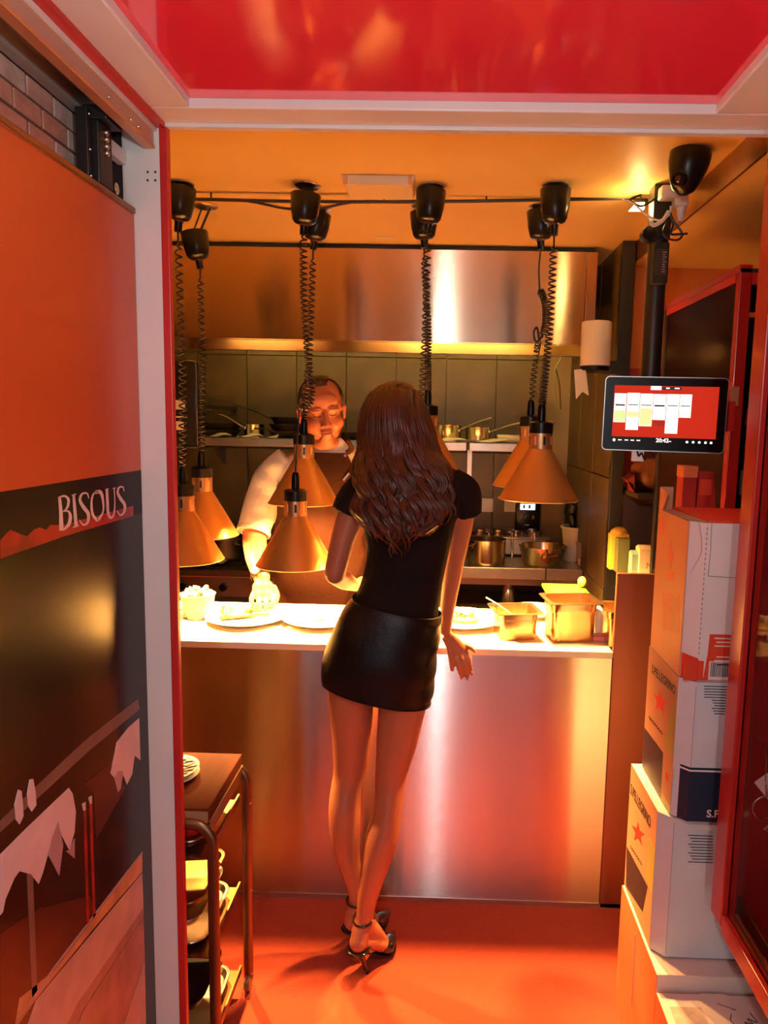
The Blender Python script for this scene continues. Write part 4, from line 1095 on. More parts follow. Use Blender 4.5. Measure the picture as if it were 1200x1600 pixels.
# things under the counter: a small steel jar
p = aY(794, 940, 3.55)
tag(MB().lathe((p.x, 3.56, 0.6405), [(0.032, 0), (0.034, 0.004), (0.034, 0.10), (0.026, 0.112), (0.022, 0.125), (0.024, 0.135), (0.01, 0.136)], 24).build('steel_shaker', M_steel, None, True), 'small steel shaker under the back counter', 'shaker')
p = aY(760, 890, 3.50)
saucepan('deep steel saucepan on the back counter with a spoon in it', (p.x, 3.54, CZ2+0.0005), 0.094, 0.118, (-0.8, -0.55, 0.1), group='counter pots')
sp_ = thing('spoon', 'spoon standing in the deep saucepan on the back counter', 'spoon', (p.x+0.02, 3.54, CZ2+0.02))
MB().tube([(p.x+0.02, 3.54, CZ2+0.010), (p.x+0.03, 3.56, CZ2+0.12), (p.x+0.035, 3.58, CZ2+0.165)], [0.006, 0.006, 0.013], 8, flat=0.4).build('spoon_handle', M_iron, sp_, True)
MB().ellipsoid((p.x+0.02, 3.54, CZ2+0.012), (0.022, 0.008, 0.008)).build('spoon_bowl', M_iron, sp_, True)
p = aY(850, 893, 3.49)
pan2 = thing('saute_pan', 'wide flared steel saute pan on the back counter', 'pan', (p.x, 3.55, CZ2+0.0005), 'counter pots')
c = Vector((p.x, 3.55, CZ2+0.0005)); r = 0.118; h = 0.088
MB().lathe(c, [(r*0.78, 0), (r*0.82, 0.004), (r, h), (r*1.02, h+0.002), (r*1.02, h+0.004), (r*0.975, h+0.002), (r*0.80, 0.008)], 40).build('pan_body', M_pot, pan2, True)
hm = MB(); hm.ellipsoid(c+Vector((0.0, -r*0.93, h*0.55)), (0.026, 0.012, 0.022)); hm.build('handle_mount', M_brass, pan2, True)
MB().tube(spline([c+Vector((0.0, -r*0.95, h*0.6)), c+Vector((0.02, -r*0.95-0.05, h*0.75)), c+Vector((0.045, -r*0.95-0.10, h*0.95))], 5), 0.008, 8, flat=0.6).build('handle', M_brass, pan2, True)
# bain-marie with ladles
bm_ = thing('bain_marie', 'white bain-marie with inset pans at the back of the counter', 'bain-marie', (0.28, 3.80, CZ2))
xa = aY(735, 870, 3.72).x; xb = aY(852, 870, 3.72).x; zt = aY(790, 842, 3.72).z
MB().box(xa, xb, 3.72, 3.95, CZ2+0.012, zt, 0.006).build('bath', M_whitepl, bm_, True)
MB().box(xa-0.012, xb+0.02, 3.708, 3.96, zt, zt+0.012, 0.003).build('top_flange', M_steel, bm_)
for x in (xa+0.03, xb-0.03):
    MB().lathe((x, 3.75, CZ2+0.0005), [(0.012, 0), (0.012, 0.012)], 12).build('foot', M_black, bm_)
for k in range(4):
    x = xa+0.05+k*(xb-xa-0.1)/3
    MB().lathe((x, 3.83, zt+0.012), [(0.042, 0), (0.044, 0.012), (0.04, 0.012), (0.036, 0.002)], 24).build('inset_pot', M_pot, bm_, True)
lab = ['ladle hooked over the bain-marie nearest the woman\'s arm', 'long ladle hooked over the middle of the bain-marie', 'ladle hooked over the right end of the bain-marie']
for k, px in enumerate((764, 800, 835)):
    q = aY(px, 842, 3.71)
    t = thing('ladle', lab[k], 'ladle', (q.x, 3.70, q.z-0.06), 'ladles')
    MB().tube(spline([(q.x, 3.80, q.z+0.028), (q.x, 3.72, q.z+0.032), (q.x, 3.698, q.z+0.012), (q.x+0.002, 3.696, q.z-0.07), (q.x+0.003, 3.696, q.z-0.10)], 5), [0.004]*10+[0.005]*6+[0.009]*5, 8, flat=0.45).build('handle', M_steel, t, True)
    MB().ellipsoid((q.x, 3.82, q.z+0.024), (0.028, 0.028, 0.014)).build('ladle_bowl', M_steel, t, True)
# wall sockets and controller
for i, (xa, ya, xb, yb) in enumerate([(748, 778, 770, 800), (788, 780, 806, 800)]):
    p = aY(xa, ya, 3.98); q = aY(xb, yb, 3.98)
    t = thing('wall_socket', ['square wall socket beside the woman\'s sleeve', 'square wall socket under the lamp at the right'][i], 'socket', ((p.x+q.x)/2, 3.98, q.z), 'wall sockets')
    MB().box(p.x, q.x, 3.972, 3.9845, q.z, p.z, 0.003).build('cover_plate', M_whitepl, t)
    MB().box(p.x+0.012, q.x-0.012, 3.9705, 3.9725, q.z+0.014, p.z-0.014, 0.002).build('rocker', M_whitepl, t)
p = aY(806, 786, 3.95); q = aY(843, 832, 3.95)
t = thing('sous_vide_controller', 'black cooking controller with a lit display on the back wall', 'controller', ((p.x+q.x)/2, 3.96, q.z))
MB().box(p.x, q.x, 3.95, 3.9845, q.z-0.02, p.z, 0.010).build('housing', M_black, t, True)
M_disp = mat('lit_display', (0.3, 0.5, 0.8), 0.3, emit=(0.65, 0.80, 1.0), estr=1.6)
a = aY(813, 787, 3.949); b = aY(836, 797, 3.949); MB().box(a.x, b.x, 3.9485, 3.951, b.z, a.z).build('display', M_disp, t)
dg = MB()
for k, xx in enumerate((0.02, 0.05)):
    dg.box(a.x+xx-0.004, a.x+xx+0.006, 3.9480, 3.9486, b.z+0.008, a.z-0.006)
dg.build('display_digits', mat('display_ink', (0.02, 0.05, 0.12), 0.4), t)
a = aY(824, 808, 3.95); MB().lathe((a.x, 3.950, a.z), [(0.024, 0), (0.022, 0.010), (0.01, 0.012)], 24, (0, -1, 0)).build('dial', M_black, t, True)
for s in (-1, 1): MB().box(a.x+s*0.032-0.005, a.x+s*0.032+0.005, 3.947, 3.951, a.z-0.010, a.z+0.010).build('button', mat('controller_button', (0.35, 0.12, 0.06), 0.4), t)
MB().box(a.x-0.012, a.x+0.012, 3.9485, 3.951, a.z-0.046, a.z-0.041).build('maker_plate', M_alu, t)
# bucket of utensils, clear cup
p = aY(898, 890, 3.62)
t = thing('utensil_bucket', 'pale plastic bucket with dark utensils on the back counter', 'bucket', (p.x, 3.66, CZ2+0.0005))
MB().lathe((p.x, 3.66, CZ2+0.0005), [(0.045, 0), (0.048, 0.004), (0.066, 0.165), (0.074, 0.168), (0.074, 0.176), (0.064, 0.176), (0.044, 0.008)], 32).build('bucket_body', M_whitepl, t, True)
tag(MB().tube(spline([(p.x-0.01, 3.66, CZ2+0.03), (p.x-0.008, 3.67, CZ2+0.18), (p.x-0.02, 3.68, CZ2+0.24), (p.x-0.005, 3.68, CZ2+0.29), (p.x-0.005, 3.68, CZ2+0.31)], 5), [0.010]*5+[0.020]*5+[0.040]*5+[0.026]*5+[0.014], 14).build('stick_blender', M_black, None, True), 'black stick blender standing in the pale bucket', 'blender')
tag(MB().tube([(p.x+0.02, 3.65, CZ2+0.012), (p.x+0.035, 3.62, CZ2+0.19), (p.x+0.055, 3.60, CZ2+0.195)], [0.006, 0.008, 0.012], 8).build('spatula', M_steel, None, True), 'steel spatula leaning in the pale bucket', 'spatula')
p = aY(912, 893, 3.50)
M_clear = mat('clear_plastic', (0.9, 0.85, 0.75), 0.08, trans=0.85, ior=1.2)
t = thing('plastic_cup', 'clear plastic measuring cup beside the pale bucket', 'cup', (p.x, 3.52, CZ2+0.0005))
MB().lathe((p.x, 3.52, CZ2+0.0005), [(0.030, 0), (0.041, 0.118), (0.043, 0.119), (0.0395, 0.119), (0.0285, 0.003)], 28).build('cup_wall', M_clear, t, True)
MB().lathe((p.x, 3.52, CZ2+0.004), [(0.0283, 0), (0.032, 0.034)], 24).build('oil', mat('pale_oil', (0.75, 0.55, 0.18), 0.2), t, True)
MB().tube(spline([aY(925, 862, 3.60), aY(935, 885, 3.55), aY(940, 897, 3.48), aY(932, 903, 3.45)], 6), 0.003, 6)
# white bucket and hanging tools above the right end
p = aY(850, 662, 3.80)
t = thing('plastic_tub', 'pale plastic tub at the right end of the wall shelf behind the lamp', 'tub', (p.x, 3.84, zs+0.0005))
MB().lathe((p.x, 3.84, zs+0.0005), [(0.045, 0), (0.056, 0.10), (0.062, 0.102), (0.062, 0.118), (0.052, 0.118), (0.043, 0.004)], 28).build('tub_body', M_whitepl, t, True)
MB().lathe((p.x, 3.84, zs+0.098), [(0.060, 0), (0.060, 0.006)], 28, cap=False).build('tub_rim', M_whitepl, t, True)
p = aY(866, 560, 3.62)
t = thing('tongs', 'tongs with a hanging loop under the hood at the right', 'tongs', (p.x, 3.62, p.z-0.2))
MB().tube(spline([aY(866, 553, 3.62), aY(873, 548, 3.62), aY(876, 560, 3.62), aY(868, 575, 3.62), aY(866, 600, 3.62), aY(869, 640, 3.62)], 5), 0.005, 7, flat=0.6).build('arm', mat('tongs_green', (0.25, 0.32, 0.12), 0.4), t, True)
MB().tube(spline([aY(868, 575, 3.63), aY(874, 600, 3.63), aY(876, 640, 3.63)], 5), 0.005, 7, flat=0.6).build('arm', M_steel, t, True)
MB().tube([aY(866, 553, 3.62), aY(866, 540, 3.62)], 0.002, 6).build('loop', M_blackm, t)
hookz = aY(866, 540, 3.62)
MB().box(hookz.x-0.006, hookz.x+0.006, 3.60, 3.64, hookz.z-0.002, 2.0).build('hook', M_steelr, t)

# paper roll dispenser at the hood end
a = aY(905, 506, 2.90); b = aY(950, 575, 2.90)
t = thing('paper_dispenser', 'pale paper roll dispenser hanging at the right end of the hood', 'dispenser', ((a.x+b.x)/2, 2.95, b.z))
MB().lathe(((a.x+b.x)/2, 2.86, b.z), [(0.052, 0), (0.057, 0.004), (0.057, a.z-b.z), (0.05, a.z-b.z+0.004)], 32).build('paper_roll', mat('paper_towel', (0.82, 0.70, 0.56), 0.7), t, True)
MB().lathe(((a.x+b.x)/2, 2.86, b.z-0.02), [(0.03, 0), (0.056, 0.006), (0.058, 0.02)], 32).build('base_cup', M_black, t, True)
MB().prism([aY(897, 578, 2.84), aY(915, 576, 2.84), aY(920, 618, 2.84), aY(910, 612, 2.84), aY(900, 624, 2.84)], (0, 0.002, 0)).build('torn_sheet', mat('paper_towel', (0.82, 0.70, 0.56), 0.7), t)
MB().box((a.x+b.x)/2+0.05, 0.69, 2.93, 2.96, b.z-0.02, b.z+0.03).build('arm', M_blackp, t)
MB().box((a.x+b.x)/2-0.01, (a.x+b.x)/2+0.06, 2.86, 2.95, b.z-0.018, b.z-0.008).build('arm', M_blackp, t)

# ------------------------------------------------------------------ dishes on the pass
M_china = mat('white_china', (0.86, 0.82, 0.74), 0.18, coat=0.4)
def plate(label, px, py, r=0.139):
    p = aZ(px, py, CZ+0.02)
    t = thing('dinner_plate', label, 'plate', (p.x, p.y, CZ+0.0005), 'plates on the pass')
    c = Vector((p.x, p.y, CZ+0.0005))
    MB().lathe(c, [(r*0.6, 0), (r*0.62, 0.004), (r*0.72, 0.010), (r*0.985, 0.020), (r, 0.0225), (r*0.985, 0.0245), (r*0.74, 0.015), (r*0.66, 0.009), (0.001, 0.0085)], 56).build('china', M_china, t, True)
    MB().lathe(c, [(r*0.50, 0.0002), (r*0.52, 0.0002)], 40, cap=False).build('foot_ring', M_china, t)
    return c
M_leaf = mat('herb_green', (0.16, 0.22, 0.012), 0.5, var=0.3, vscale=40)
M_fish = mat('fried_fish', (0.40, 0.26, 0.05), 0.45, var=0.3, vscale=50)
M_sauce = mat('pale_sauce', (0.60, 0.42, 0.12), 0.25)
def leaf(mb, c, d, L, W):
    c = Vector(c); d = Vector(d).normalized(); s = d.cross(Vector((0, 0, 1))).normalized()
    v = []; f = []; n = 5
    for i in range(n+1):
        u = i/n; w_ = W*math.sin(PI*min(0.97, max(0.06, u)))
        q = c+d*(L*u)+Vector((0, 0, 0.010*math.sin(PI*u)))
        v += [q-s*w_, q+Vector((0, 0, 0.002)), q+s*w_]
    for i in range(n):
        a = 3*i; f += [(a, a+1, a+4, a+3), (a+1, a+2, a+5, a+4)]
    mb.add(v, f)
p1 = plate('white dinner plate with green-topped fish under the chef\'s hand', 385, 962)
p2 = plate('white dinner plate with a sauce mark, left of the woman\'s waist', 503, 964)
p3 = plate('white dinner plate with pale food right of the woman\'s arm', 722, 966)
p4 = plate('white dinner plate behind the steel pans at the right', 836, 953, 0.100)
fd = thing('fish_fillet', 'long fried fish fillet with herbs on the plate under the chef\'s hand', 'food', p1+Vector((0, 0, 0.010)))
MB().tube(spline([p1+Vector((-0.085, -0.03, 0.018)), p1+Vector((-0.04, -0.01, 0.022)), p1+Vector((0.02, 0.02, 0.024)), p1+Vector((0.075, 0.045, 0.020))], 6), [0.006]+[0.016]*6+[0.020]*6+[0.014]*5+[0.005], 10, flat=0.55).build('fillet', M_fish, fd, True)
lm = MB()
for i in range(22):
    u = random.random(); q = p1+Vector((-0.085+0.15*u, -0.03+0.07*u+random.uniform(-.012, .012), 0.030))
    leaf(lm, q, (random.uniform(-1, 1), random.uniform(-1, 1), 0.3), random.uniform(.016, .034), random.uniform(.005, .009))
lm.build('herb_leaves', M_leaf, fd, 'all')
fd = thing('sauce_stroke', 'thin sauce stroke with a herb on the second plate', 'food', p2+Vector((0, 0, 0.009)))
MB().tube(spline([p2+Vector((-0.03, -0.03, 0.0105)), p2+Vector((0.0, 0.0, 0.0105)), p2+Vector((0.04, 0.02, 0.0105))], 6), [0.002]+[0.008]*6+[0.006]*5+[0.002], 8, flat=0.2).build('sauce', M_sauce, fd, True)
lm = MB(); leaf(lm, p2+Vector((-0.015, -0.025, 0.013)), (1, .6, .2), 0.03, 0.006); leaf(lm, p2+Vector((0.0, -0.01, 0.013)), (1, -.3, .2), 0.025, 0.005); lm.build('herb_leaves', M_leaf, fd, 'all')
fd = thing('plated_food', 'pale plated food with greens beside the steel pans', 'food', p3+Vector((0, 0, 0.009)))
MB().ellipsoid(p3+Vector((0.01, 0, 0.016)), (0.05, 0.035, 0.014)).build('puree', M_sauce, fd, True)
lm = MB()
for i in range(12): leaf(lm, p3+Vector((random.uniform(-.03, .04), random.uniform(-.02, .02), 0.026)), (random.uniform(-1, 1), random.uniform(-1, 1), .2), .025, .006)
lm.build('herb_leaves', M_leaf, fd, 'all')
# fries bowl
p = aZ(302, 972, CZ)
bw = thing('bread_bowl', 'small white bowl heaped with cut chips at the left end of the pass', 'bowl', (p.x, p.y+0.05, CZ+0.0005))
bc0 = Vector((p.x, p.y+0.05, CZ+0.0005))
MB().lathe(bc0, [(0.036, 0), (0.038, 0.004), (0.050, 0.03), (0.059, 0.085), (0.061, 0.088), (0.056, 0.088), (0.047, 0.03), (0.03, 0.008)], 36).build('bowl_body', M_china, bw, True)
M_chip = mat('fried_chip', (0.80, 0.62, 0.30), 0.5, var=0.15, vscale=30)
rc = random.Random(4)
for i in range(34):
    a = rc.uniform(0, 2*PI); r = 0.042*math.sqrt(rc.random())
    c = bc0+Vector((r*math.cos(a), r*math.sin(a), 0.082+rc.uniform(0, 0.030)*(1.2-r/0.045)))
    d = Vector((rc.uniform(-1, 1), rc.uniform(-1, 1), rc.uniform(-.4, .6))).normalized(); s = d.cross(Vector((.2, .3, 1))).normalized()
    o = tag(MB().obox(c, d, s, d.cross(s), rc.uniform(.016, .026), .0055, .0055).build('potato_chip', M_chip), 'cut fried chip heaped in the small white bowl', 'chip', 'chips in the bowl')
p = aZ(277, 968, CZ)
tag(MB().lathe((p.x, p.y+0.01, CZ+0.0005), [(0.018, 0), (0.022, 0.003), (0.028, 0.03), (0.025, 0.03), (0.018, 0.006)], 24).build('dip_pot', M_china, None, True), 'tiny white dip pot half hidden by the jamb', 'pot')
# gastronorm pans
M_gn = mat('gastro_steel', (0.64, 0.45, 0.27), 0.24, 1.0, var=0.05, vscale=8)
def rrect(c, hx, hy, r, z, rot):
    out = []
    for (sx, sy, a0) in ((1, 1, 0), (-1, 1, PI/2), (-1, -1, PI), (1, -1, 1.5*PI)):
        for i in range(6):
            a = a0+i*PI/10; x = sx*(hx-r)+r*math.cos(a); y = sy*(hy-r)+r*math.sin(a)
            out.append(Vector((c.x+x*math.cos(rot)-y*math.sin(rot), c.y+x*math.sin(rot)+y*math.cos(rot), z)))
    return out
def gastro(label, px, py, hx, hy, h, rot, fill, fm):
    p = aZ(px, py, CZ); c = Vector((p.x, p.y+hy*0.8, 0)); z0 = CZ+0.0005
    t = thing('gastro_pan', label, 'pan', (c.x, c.y, z0), 'steel gastro pans')
    MB().rings([rrect(c, hx*0.90, hy*0.90, .02, z0, rot), rrect(c, hx*0.93, hy*0.93, .024, z0+0.008, rot), rrect(c, hx*0.95, hy*0.95, .024, z0+h*.75, rot), rrect(c, hx*0.985, hy*0.985, .026, z0+h*.77, rot), rrect(c, hx, hy, .027, z0+h, rot), rrect(c, hx+0.014, hy+0.014, .016, z0+h+.001, rot), rrect(c, hx+0.014, hy+0.014, .016, z0+h+.003, rot), rrect(c, hx-.002, hy-.002, .026, z0+h+.003, rot), rrect(c, hx*.93, hy*.93, .024, z0+h*.75, rot), rrect(c, hx*0.9, hy*0.9, .02, z0+0.006, rot)]).build('pan_wall', M_gn, t, True)
    MB().rings([rrect(c, hx*.915, hy*.915, .022, z0+h*fill-.004, rot), rrect(c, hx*.92, hy*.92, .022, z0+h*fill, rot)]).build('contents', fm, t)
    return c
g1 = gastro('shallow steel gastro pan with a spoon on the pass', 806, 1000, 0.066, 0.066, 0.088, 0.16, 0.42, M_sauce)
g2 = gastro('tall steel gastro pan standing in the middle right of the pass', 893, 1003, 0.076, 0.066, 0.128, 0.12, 0.35, M_sauce)
g3 = gastro('steel gastro pan at the right end of the pass, cut by the end panel', 984, 1012, 0.075, 0.06, 0.118, 0.0, 0.35, M_sauce)
t = thing('spoon', 'spoon sticking out of the shallow gastro pan', 'spoon', (g1.x-.03, g1.y, CZ+.07))
MB().tube([(g1.x+.02, g1.y+.01, CZ+0.050), (g1.x-.05, g1.y+.03, CZ+.094), (g1.x-.094, g1.y+.05, CZ+.114)], [0.004, 0.004, 0.005], 8, flat=.5).build('spoon_handle', M_steel, t, True)
MB().ellipsoid((g1.x+.025, g1.y+.01, CZ+.050), (.02, .012, .005)).build('spoon_bowl', M_steel, t, True)
p = aZ(943, 1003, CZ)
tag(MB().box(p.x-.035, p.x+.02, p.y, p.y+.05, CZ+.0005, CZ+.016, .003).build('butter_pack', mat('pink_pack', (0.65, 0.22, 0.25), .4)), 'small pink pack between the two right gastro pans', 'pack')
tag(MB().box(p.x-.012, p.x+.03, p.y+.09, p.y+.14, CZ+.0005, CZ+.085, .004).build('spice_tub', M_china), 'white tub standing between the right gastro pans', 'tub')
# green chopping board over the rear edge
M_board = mat('green_board', (0.05, 0.13, 0.012), .45, var=.08)
zb_ = CZ+0.105
pts = [aZ(876, 912, zb_), aZ(958, 912, zb_), aZ(960, 938, zb_), aZ(890, 935, zb_)]
bx0, bx1 = 0.385, 0.538; by0, by1 = 2.60, 2.85
t = thing('chopping_board', 'green chopping board behind the tall gastro pan', 'board', (0.45, 2.7, CZ))
MB().box(bx0, bx1, 2.50, 2.69, zb_-.014, zb_, .003).build('board', M_board, t)
MB().box(bx0+.02, bx1-.02, 2.52, 2.67, zb_, zb_+.0008).build('cutting_face', mat('worn_green', (0.12, 0.15, 0.03), .5, var=.1), t)
MB().box(bx0+.01, bx1-.01, 2.53, 2.66, CZ+.0005, zb_-.014).build('board_stand', M_steelr, t)
tag(MB().ellipsoid((0.525, 2.63, zb_+.021), (.016, .02, .02)).build('lemon_half', mat('lemon', (0.8, .6, .1), .4), None, True), 'yellow lemon piece on the edge of the green board', 'lemon')
# ------------------------------------------------------------------ ceiling fittings and the order screen
el = thing('ceiling_light_fitting', 'shallow rectangular emergency light fitting on the ceiling', 'light', (-0.216, 2.3, 2.24))
pts = [aZ(531, 270, ZC), aZ(648, 270, ZC), aZ(643, 297, ZC-0.02), aZ(538, 297, ZC-0.02)]
M_fit = mat('fitting_cream', (0.90, 0.72, 0.42), 0.4)
x0, x1 = pts[0].x, pts[1].x; ya, yb = 2.24, 2.40
MB().prism([(x0, 2.23, ZC-0.001), (x1, 2.23, ZC-0.001), (x1-0.012, 2.24, ZC-0.028), (x0+0.012, 2.24, ZC-0.028)], (0, 0.13, 0)).build('housing', M_fit, el)
MB().box(x0+0.03, x1-0.03, 2.226, 2.35, ZC-0.030, ZC-0.027).build('diffuser', mat('fitting_diffuser', (0.95, 0.72, 0.36), 0.3), el)
for x in (x0+0.008, x1-0.020): MB().box(x, x+0.012, 2.225, 2.36, ZC-0.026, ZC-0.004).build('end_cap', mat('fitting_cap', (0.85, 0.45, 0.2), 0.4), el)
sn = thing('ceiling_label', 'tiny pale plate on the ceiling near the hood', 'plate', (-0.2, 2.95, 2.27))
p = aZ(603, 371, ZC); MB().box(p.x-.035, p.x+.035, p.y-.02, p.y+.02, ZC-.004, ZC-.0005).build('plate', M_fit, sn)
# dome camera
p = aZ(1080, 236, ZC)
dc = thing('dome_camera', 'black dome security camera on the ceiling', 'camera', (p.x, p.y, ZC-0.14))
ax = (Vector((-0.14, 0.05, -1))).normalized()
MB().lathe((p.x, p.y, ZC-0.001), [(0.052, 0), (0.054, 0.004), (0.053, 0.028), (0.048, 0.05), (0.040, 0.075), (0.028, 0.097), (0.012, 0.108), (0.002, 0.110)], 32, ax).build('housing', M_black, dc, True)
ey = Vector((p.x, p.y, ZC))+ax*0.078+Vector((-0.022, -0.026, 0))
MB().lathe(ey, [(0.020, -0.012), (0.021, 0.006), (0.016, 0.010), (0.012, 0.006)], 24, (-0.45, -0.85, -0.3)).build('lens_ring', M_black, dc, True)
MB().ellipsoid(ey+Vector((-0.45, -0.85, -0.3)).normalized()*0.004, (0.011, 0.011, 0.011)).build('lens', mat('lens_glass', (0.05, 0.01, 0.01), 0.03, coat=1.0), dc, True)
# pole with junction clutter
PX0, PYp = 0.640, 2.30
pl = thing('screen_pole', 'black ceiling pole carrying the order screen', 'pole', (PX0, PYp, 1.60))
a = aY(1015, 330, PYp)
MB().lathe((PX0, PYp, 1.60), [(0.0295, 0), (0.0295, 0.62)], 28).build('tube', M_blackp, pl, True)
MB().box(PX0-0.027, PX0+0.027, PYp-0.03, PYp+0.03, 2.12, ZC-0.001, 0.003).build('ceiling_bracket', M_blackp, pl)
MB().lathe((PX0-0.038, PYp-0.02, 2.135), [(0.020, -0.02), (0.022, 0), (0.020, 0.02)], 20, (0, 1, 0)).build('clamp_knob', M_black, pl, True)
ad = thing('power_adapter', 'black power adapter strapped to the screen pole', 'adapter', (PX0-0.01, PYp-0.045, 1.98))
MB().box(PX0-0.028, PX0+0.018, PYp-0.062, PYp-0.031, 1.985, 2.105, 0.004).build('brick', M_blackm, ad)
MB().box(PX0-0.022, PX0+0.012, PYp-0.0628, PYp-0.0620, 2.01, 2.085).build('rating_label', mat('dark_label', (0.045, 0.03, 0.025), 0.5), ad)
tx = MB()
for i in range(9): tx.box(PX0-0.002, PX0-0.002+random.uniform(.006, .013), PYp-0.0634, PYp-0.0628, 2.018+i*.007, 2.0205+i*.007)
tx.build('label_print', mat('label_print', (0.4, 0.3, 0.24), 0.5), ad)
pg = thing('power_plug', 'white mains plugs and leads bundled at the pole top', 'plug', (PX0+0.04, PYp-0.04, 2.16))
MB().box(PX0+0.022, PX0+0.062, PYp-0.075, PYp-0.035, 2.205, 2.245, 0.006).build('socket_block', M_whitepl, pg, True)
MB().box(PX0-0.02, PX0+0.035, PYp-0.08, PYp-0.035, 2.225, 2.262, 0.006).build('socket_block', M_whitepl, pg, True)
MB().lathe((PX0+0.046, PYp-0.055, 2.205), [(0.014, 0), (0.012, -0.022), (0.006, -0.040)], 16).build('plug_body', M_whitepl, pg, True)
q = lambda x, y, d=0.0: aY(x, y, PYp-0.065+d)
MB().tube(spline([q(1048, 322), q(1046, 335), q(1030, 344), q(1010, 336), q(990, 318), q(972, 312)], 6), 0.003, 7).build('white_lead', M_whitepl, pg, True)
MB().tube(spline([q(1045, 330), q(1035, 345), q(1022, 352), q(1018, 348)], 6), 0.006, 7).build('cable_tie_bundle', M_whitepl, pg, True)
bc2 = thing('black_lead', 'coiled black lead hanging beside the pole top', 'cable', (PX0+0.06, PYp, 2.10))
MB().tube(spline([q(1046, 330), q(1052, 345), q(1062, 358), q(1066, 368), q(1058, 375), q(1042, 372), q(1036, 362), q(1044, 346), q(1052, 350), q(1048, 365), q(1060, 366), q(1074, 365)], 6), 0.0032, 7).build('lead', M_cord, bc2, True)
MB().tube(spline([q(1000, 305), q(985, 312), q(1000, 322), q(1012, 318), q(1024, 310)], 6), 0.003, 7).build('lead', M_cord, bc2, True)
sp = thing('spot_lamp', 'small bright lamp glowing beside the pole top', 'lamp', aY(997, 322, 2.36))
c = aY(997, 322, 2.36)
MB().prism([c+Vector((-.022, 0, -.008)), c+Vector((.02, 0, -.008)), c+Vector((.02, 0, .012)), c+Vector((-.006, 0, .010))], (0, 0.03, 0)).build('bulb_panel', mat('spot_lamp_glow', (1, .9, .6), .4, emit=(1.0, .80, .42), estr=5.0), sp)
MB().box(c.x-.01, c.x+.03, c.y, c.y+.03, c.z+.012, c.z+.02).build('bracket', M_black, sp)
sl = bpy.data.lights.new('spot_lamp_glow', 'POINT'); sl.energy = 1.2; sl.color = (1.0, 0.62, 0.22); sl.shadow_soft_size = 0.02
slo = bpy.data.objects.new('spot_lamp_glow', sl); COL.objects.link(slo); slo.parent = sp; slo.location = (-0.01, -0.03, -0.02)
MB().tube([(c.x+.01, c.y+.015, c.z+.02), (c.x+.01, c.y+.015, ZC)], .003, 6).build('stem', M_blackp, sp)
# order screen
MY = 1.93
A_ = aY(948, 588, MY); B_ = aY(1139, 592, MY-0.05); C_ = aY(940, 702, MY); D_ = aY(1130, 708, MY-0.05)
ux = ((B_-A_)+(D_-C_)); W = ux.length/2; ux.normalize()
uy = ((A_-C_)+(B_-D_)); H = uy.length/2; uy = (uy-ux*uy.dot(ux)).normalized(); nn = ux.cross(uy)   # towards the camera
O = (A_+B_+C_+D_)/4
ms = thing('order_screen', 'tilted order screen with a red display on the ceiling pole', 'screen', O-uy*(H/2))
def S(u, v, d=0.0): return O+ux*((u-0.5)*W)+uy*((0.5-v)*H)+nn*d
def rslab(mb, u0, v0, u1, v1, d0, d1, r=0.0):
    if r <= 0:
        mb.prism([S(u0, v0, d0), S(u0, v1, d0), S(u1, v1, d0), S(u1, v0, d0)], nn*(d1-d0)); return
    pts = []; ru, rv = r/W, r/H
    for (cu, cv, a0) in ((u1-ru, v0+rv, 0), (u0+ru, v0+rv, PI/2), (u0+ru, v1-rv, PI), (u1-ru, v1-rv, 1.5*PI)):
        for i in range(6):
            a = a0+i*PI/10; pts.append(S(cu+ru*math.cos(a), cv-rv*math.sin(a), d0))
    mb.prism(pts, nn*(d1-d0))
m1 = MB(); rslab(m1, 0, 0, 1, 1, -0.028, 0.0, 0.010); m1.build('housing', M_blackp, ms)
m1 = MB(); rslab(m1, -0.004, -0.008, 1.004, 1.008, -0.006, -0.001, 0.011); m1.build('silver_edge', M_alu, ms)
m1 = MB(); rslab(m1, 0.006, 0.012, 0.994, 0.988, 0.0, 0.0012, 0.009); m1.build('bezel_glass', mat('screen_bezel', (0.006, 0.004, 0.004), 0.25, spec=0.15), ms)
def emit_m(n, c, s): return mat(n, c, 0.4, emit=c, estr=s)
sc_ = MB(); rslab(sc_, 0.075, 0.115, 0.93, 0.815, 0.0012, 0.0016); so = sc_.build('red_display', mat('screen_red', (0.25, 0.01, 0.005), 0.5, spec=0.1, emit=(0.72, 0.035, 0.012), estr=0.62), ms)
U = lambda px: (px/1200.0); 
# tickets (u0,v0,u1,v1) read as fractions of the display
tk = [(0.080, 0.225, 0.180, 0.62), (0.186, 0.215, 0.290, 0.72), (0.294, 0.222, 0.400, 0.665), (0.404, 0.225, 0.508, 0.575), (0.512, 0.222, 0.615, 0.755), (0.619, 0.222, 0.715, 0.535)]
M_tick = emit_m('screen_white', (1.0, 0.95, 0.88), 1.0)
M_ty = emit_m('screen_yellow', (0.85, 0.72, 0.30), 0.85); M_tg = emit_m('screen_green', (0.55, 0.80, 0.25), 0.85); M_tk = mat('screen_dark', (0.02, 0.02, 0.02), 0.4)
for i, (u0, v0, u1, v1) in enumerate(tk):
    b = MB(); rslab(b, u0, v0, u1, v1, 0.0016, 0.0018); b.build('order_ticket', M_tick, ms)
b = MB()
for i, (u0, v0, u1, v1) in enumerate(tk):
    h_ = 0.022 if i in (0, 3) else 0.012
    rslab(b, u0+0.010, 0.372, u1-0.010, 0.372+h_, 0.0018, 0.0020)
rslab(b, 0.47, 0.125, 0.625, 0.165, 0.0018, 0.0020)
b.build('ticket_heading', M_tk, ms)
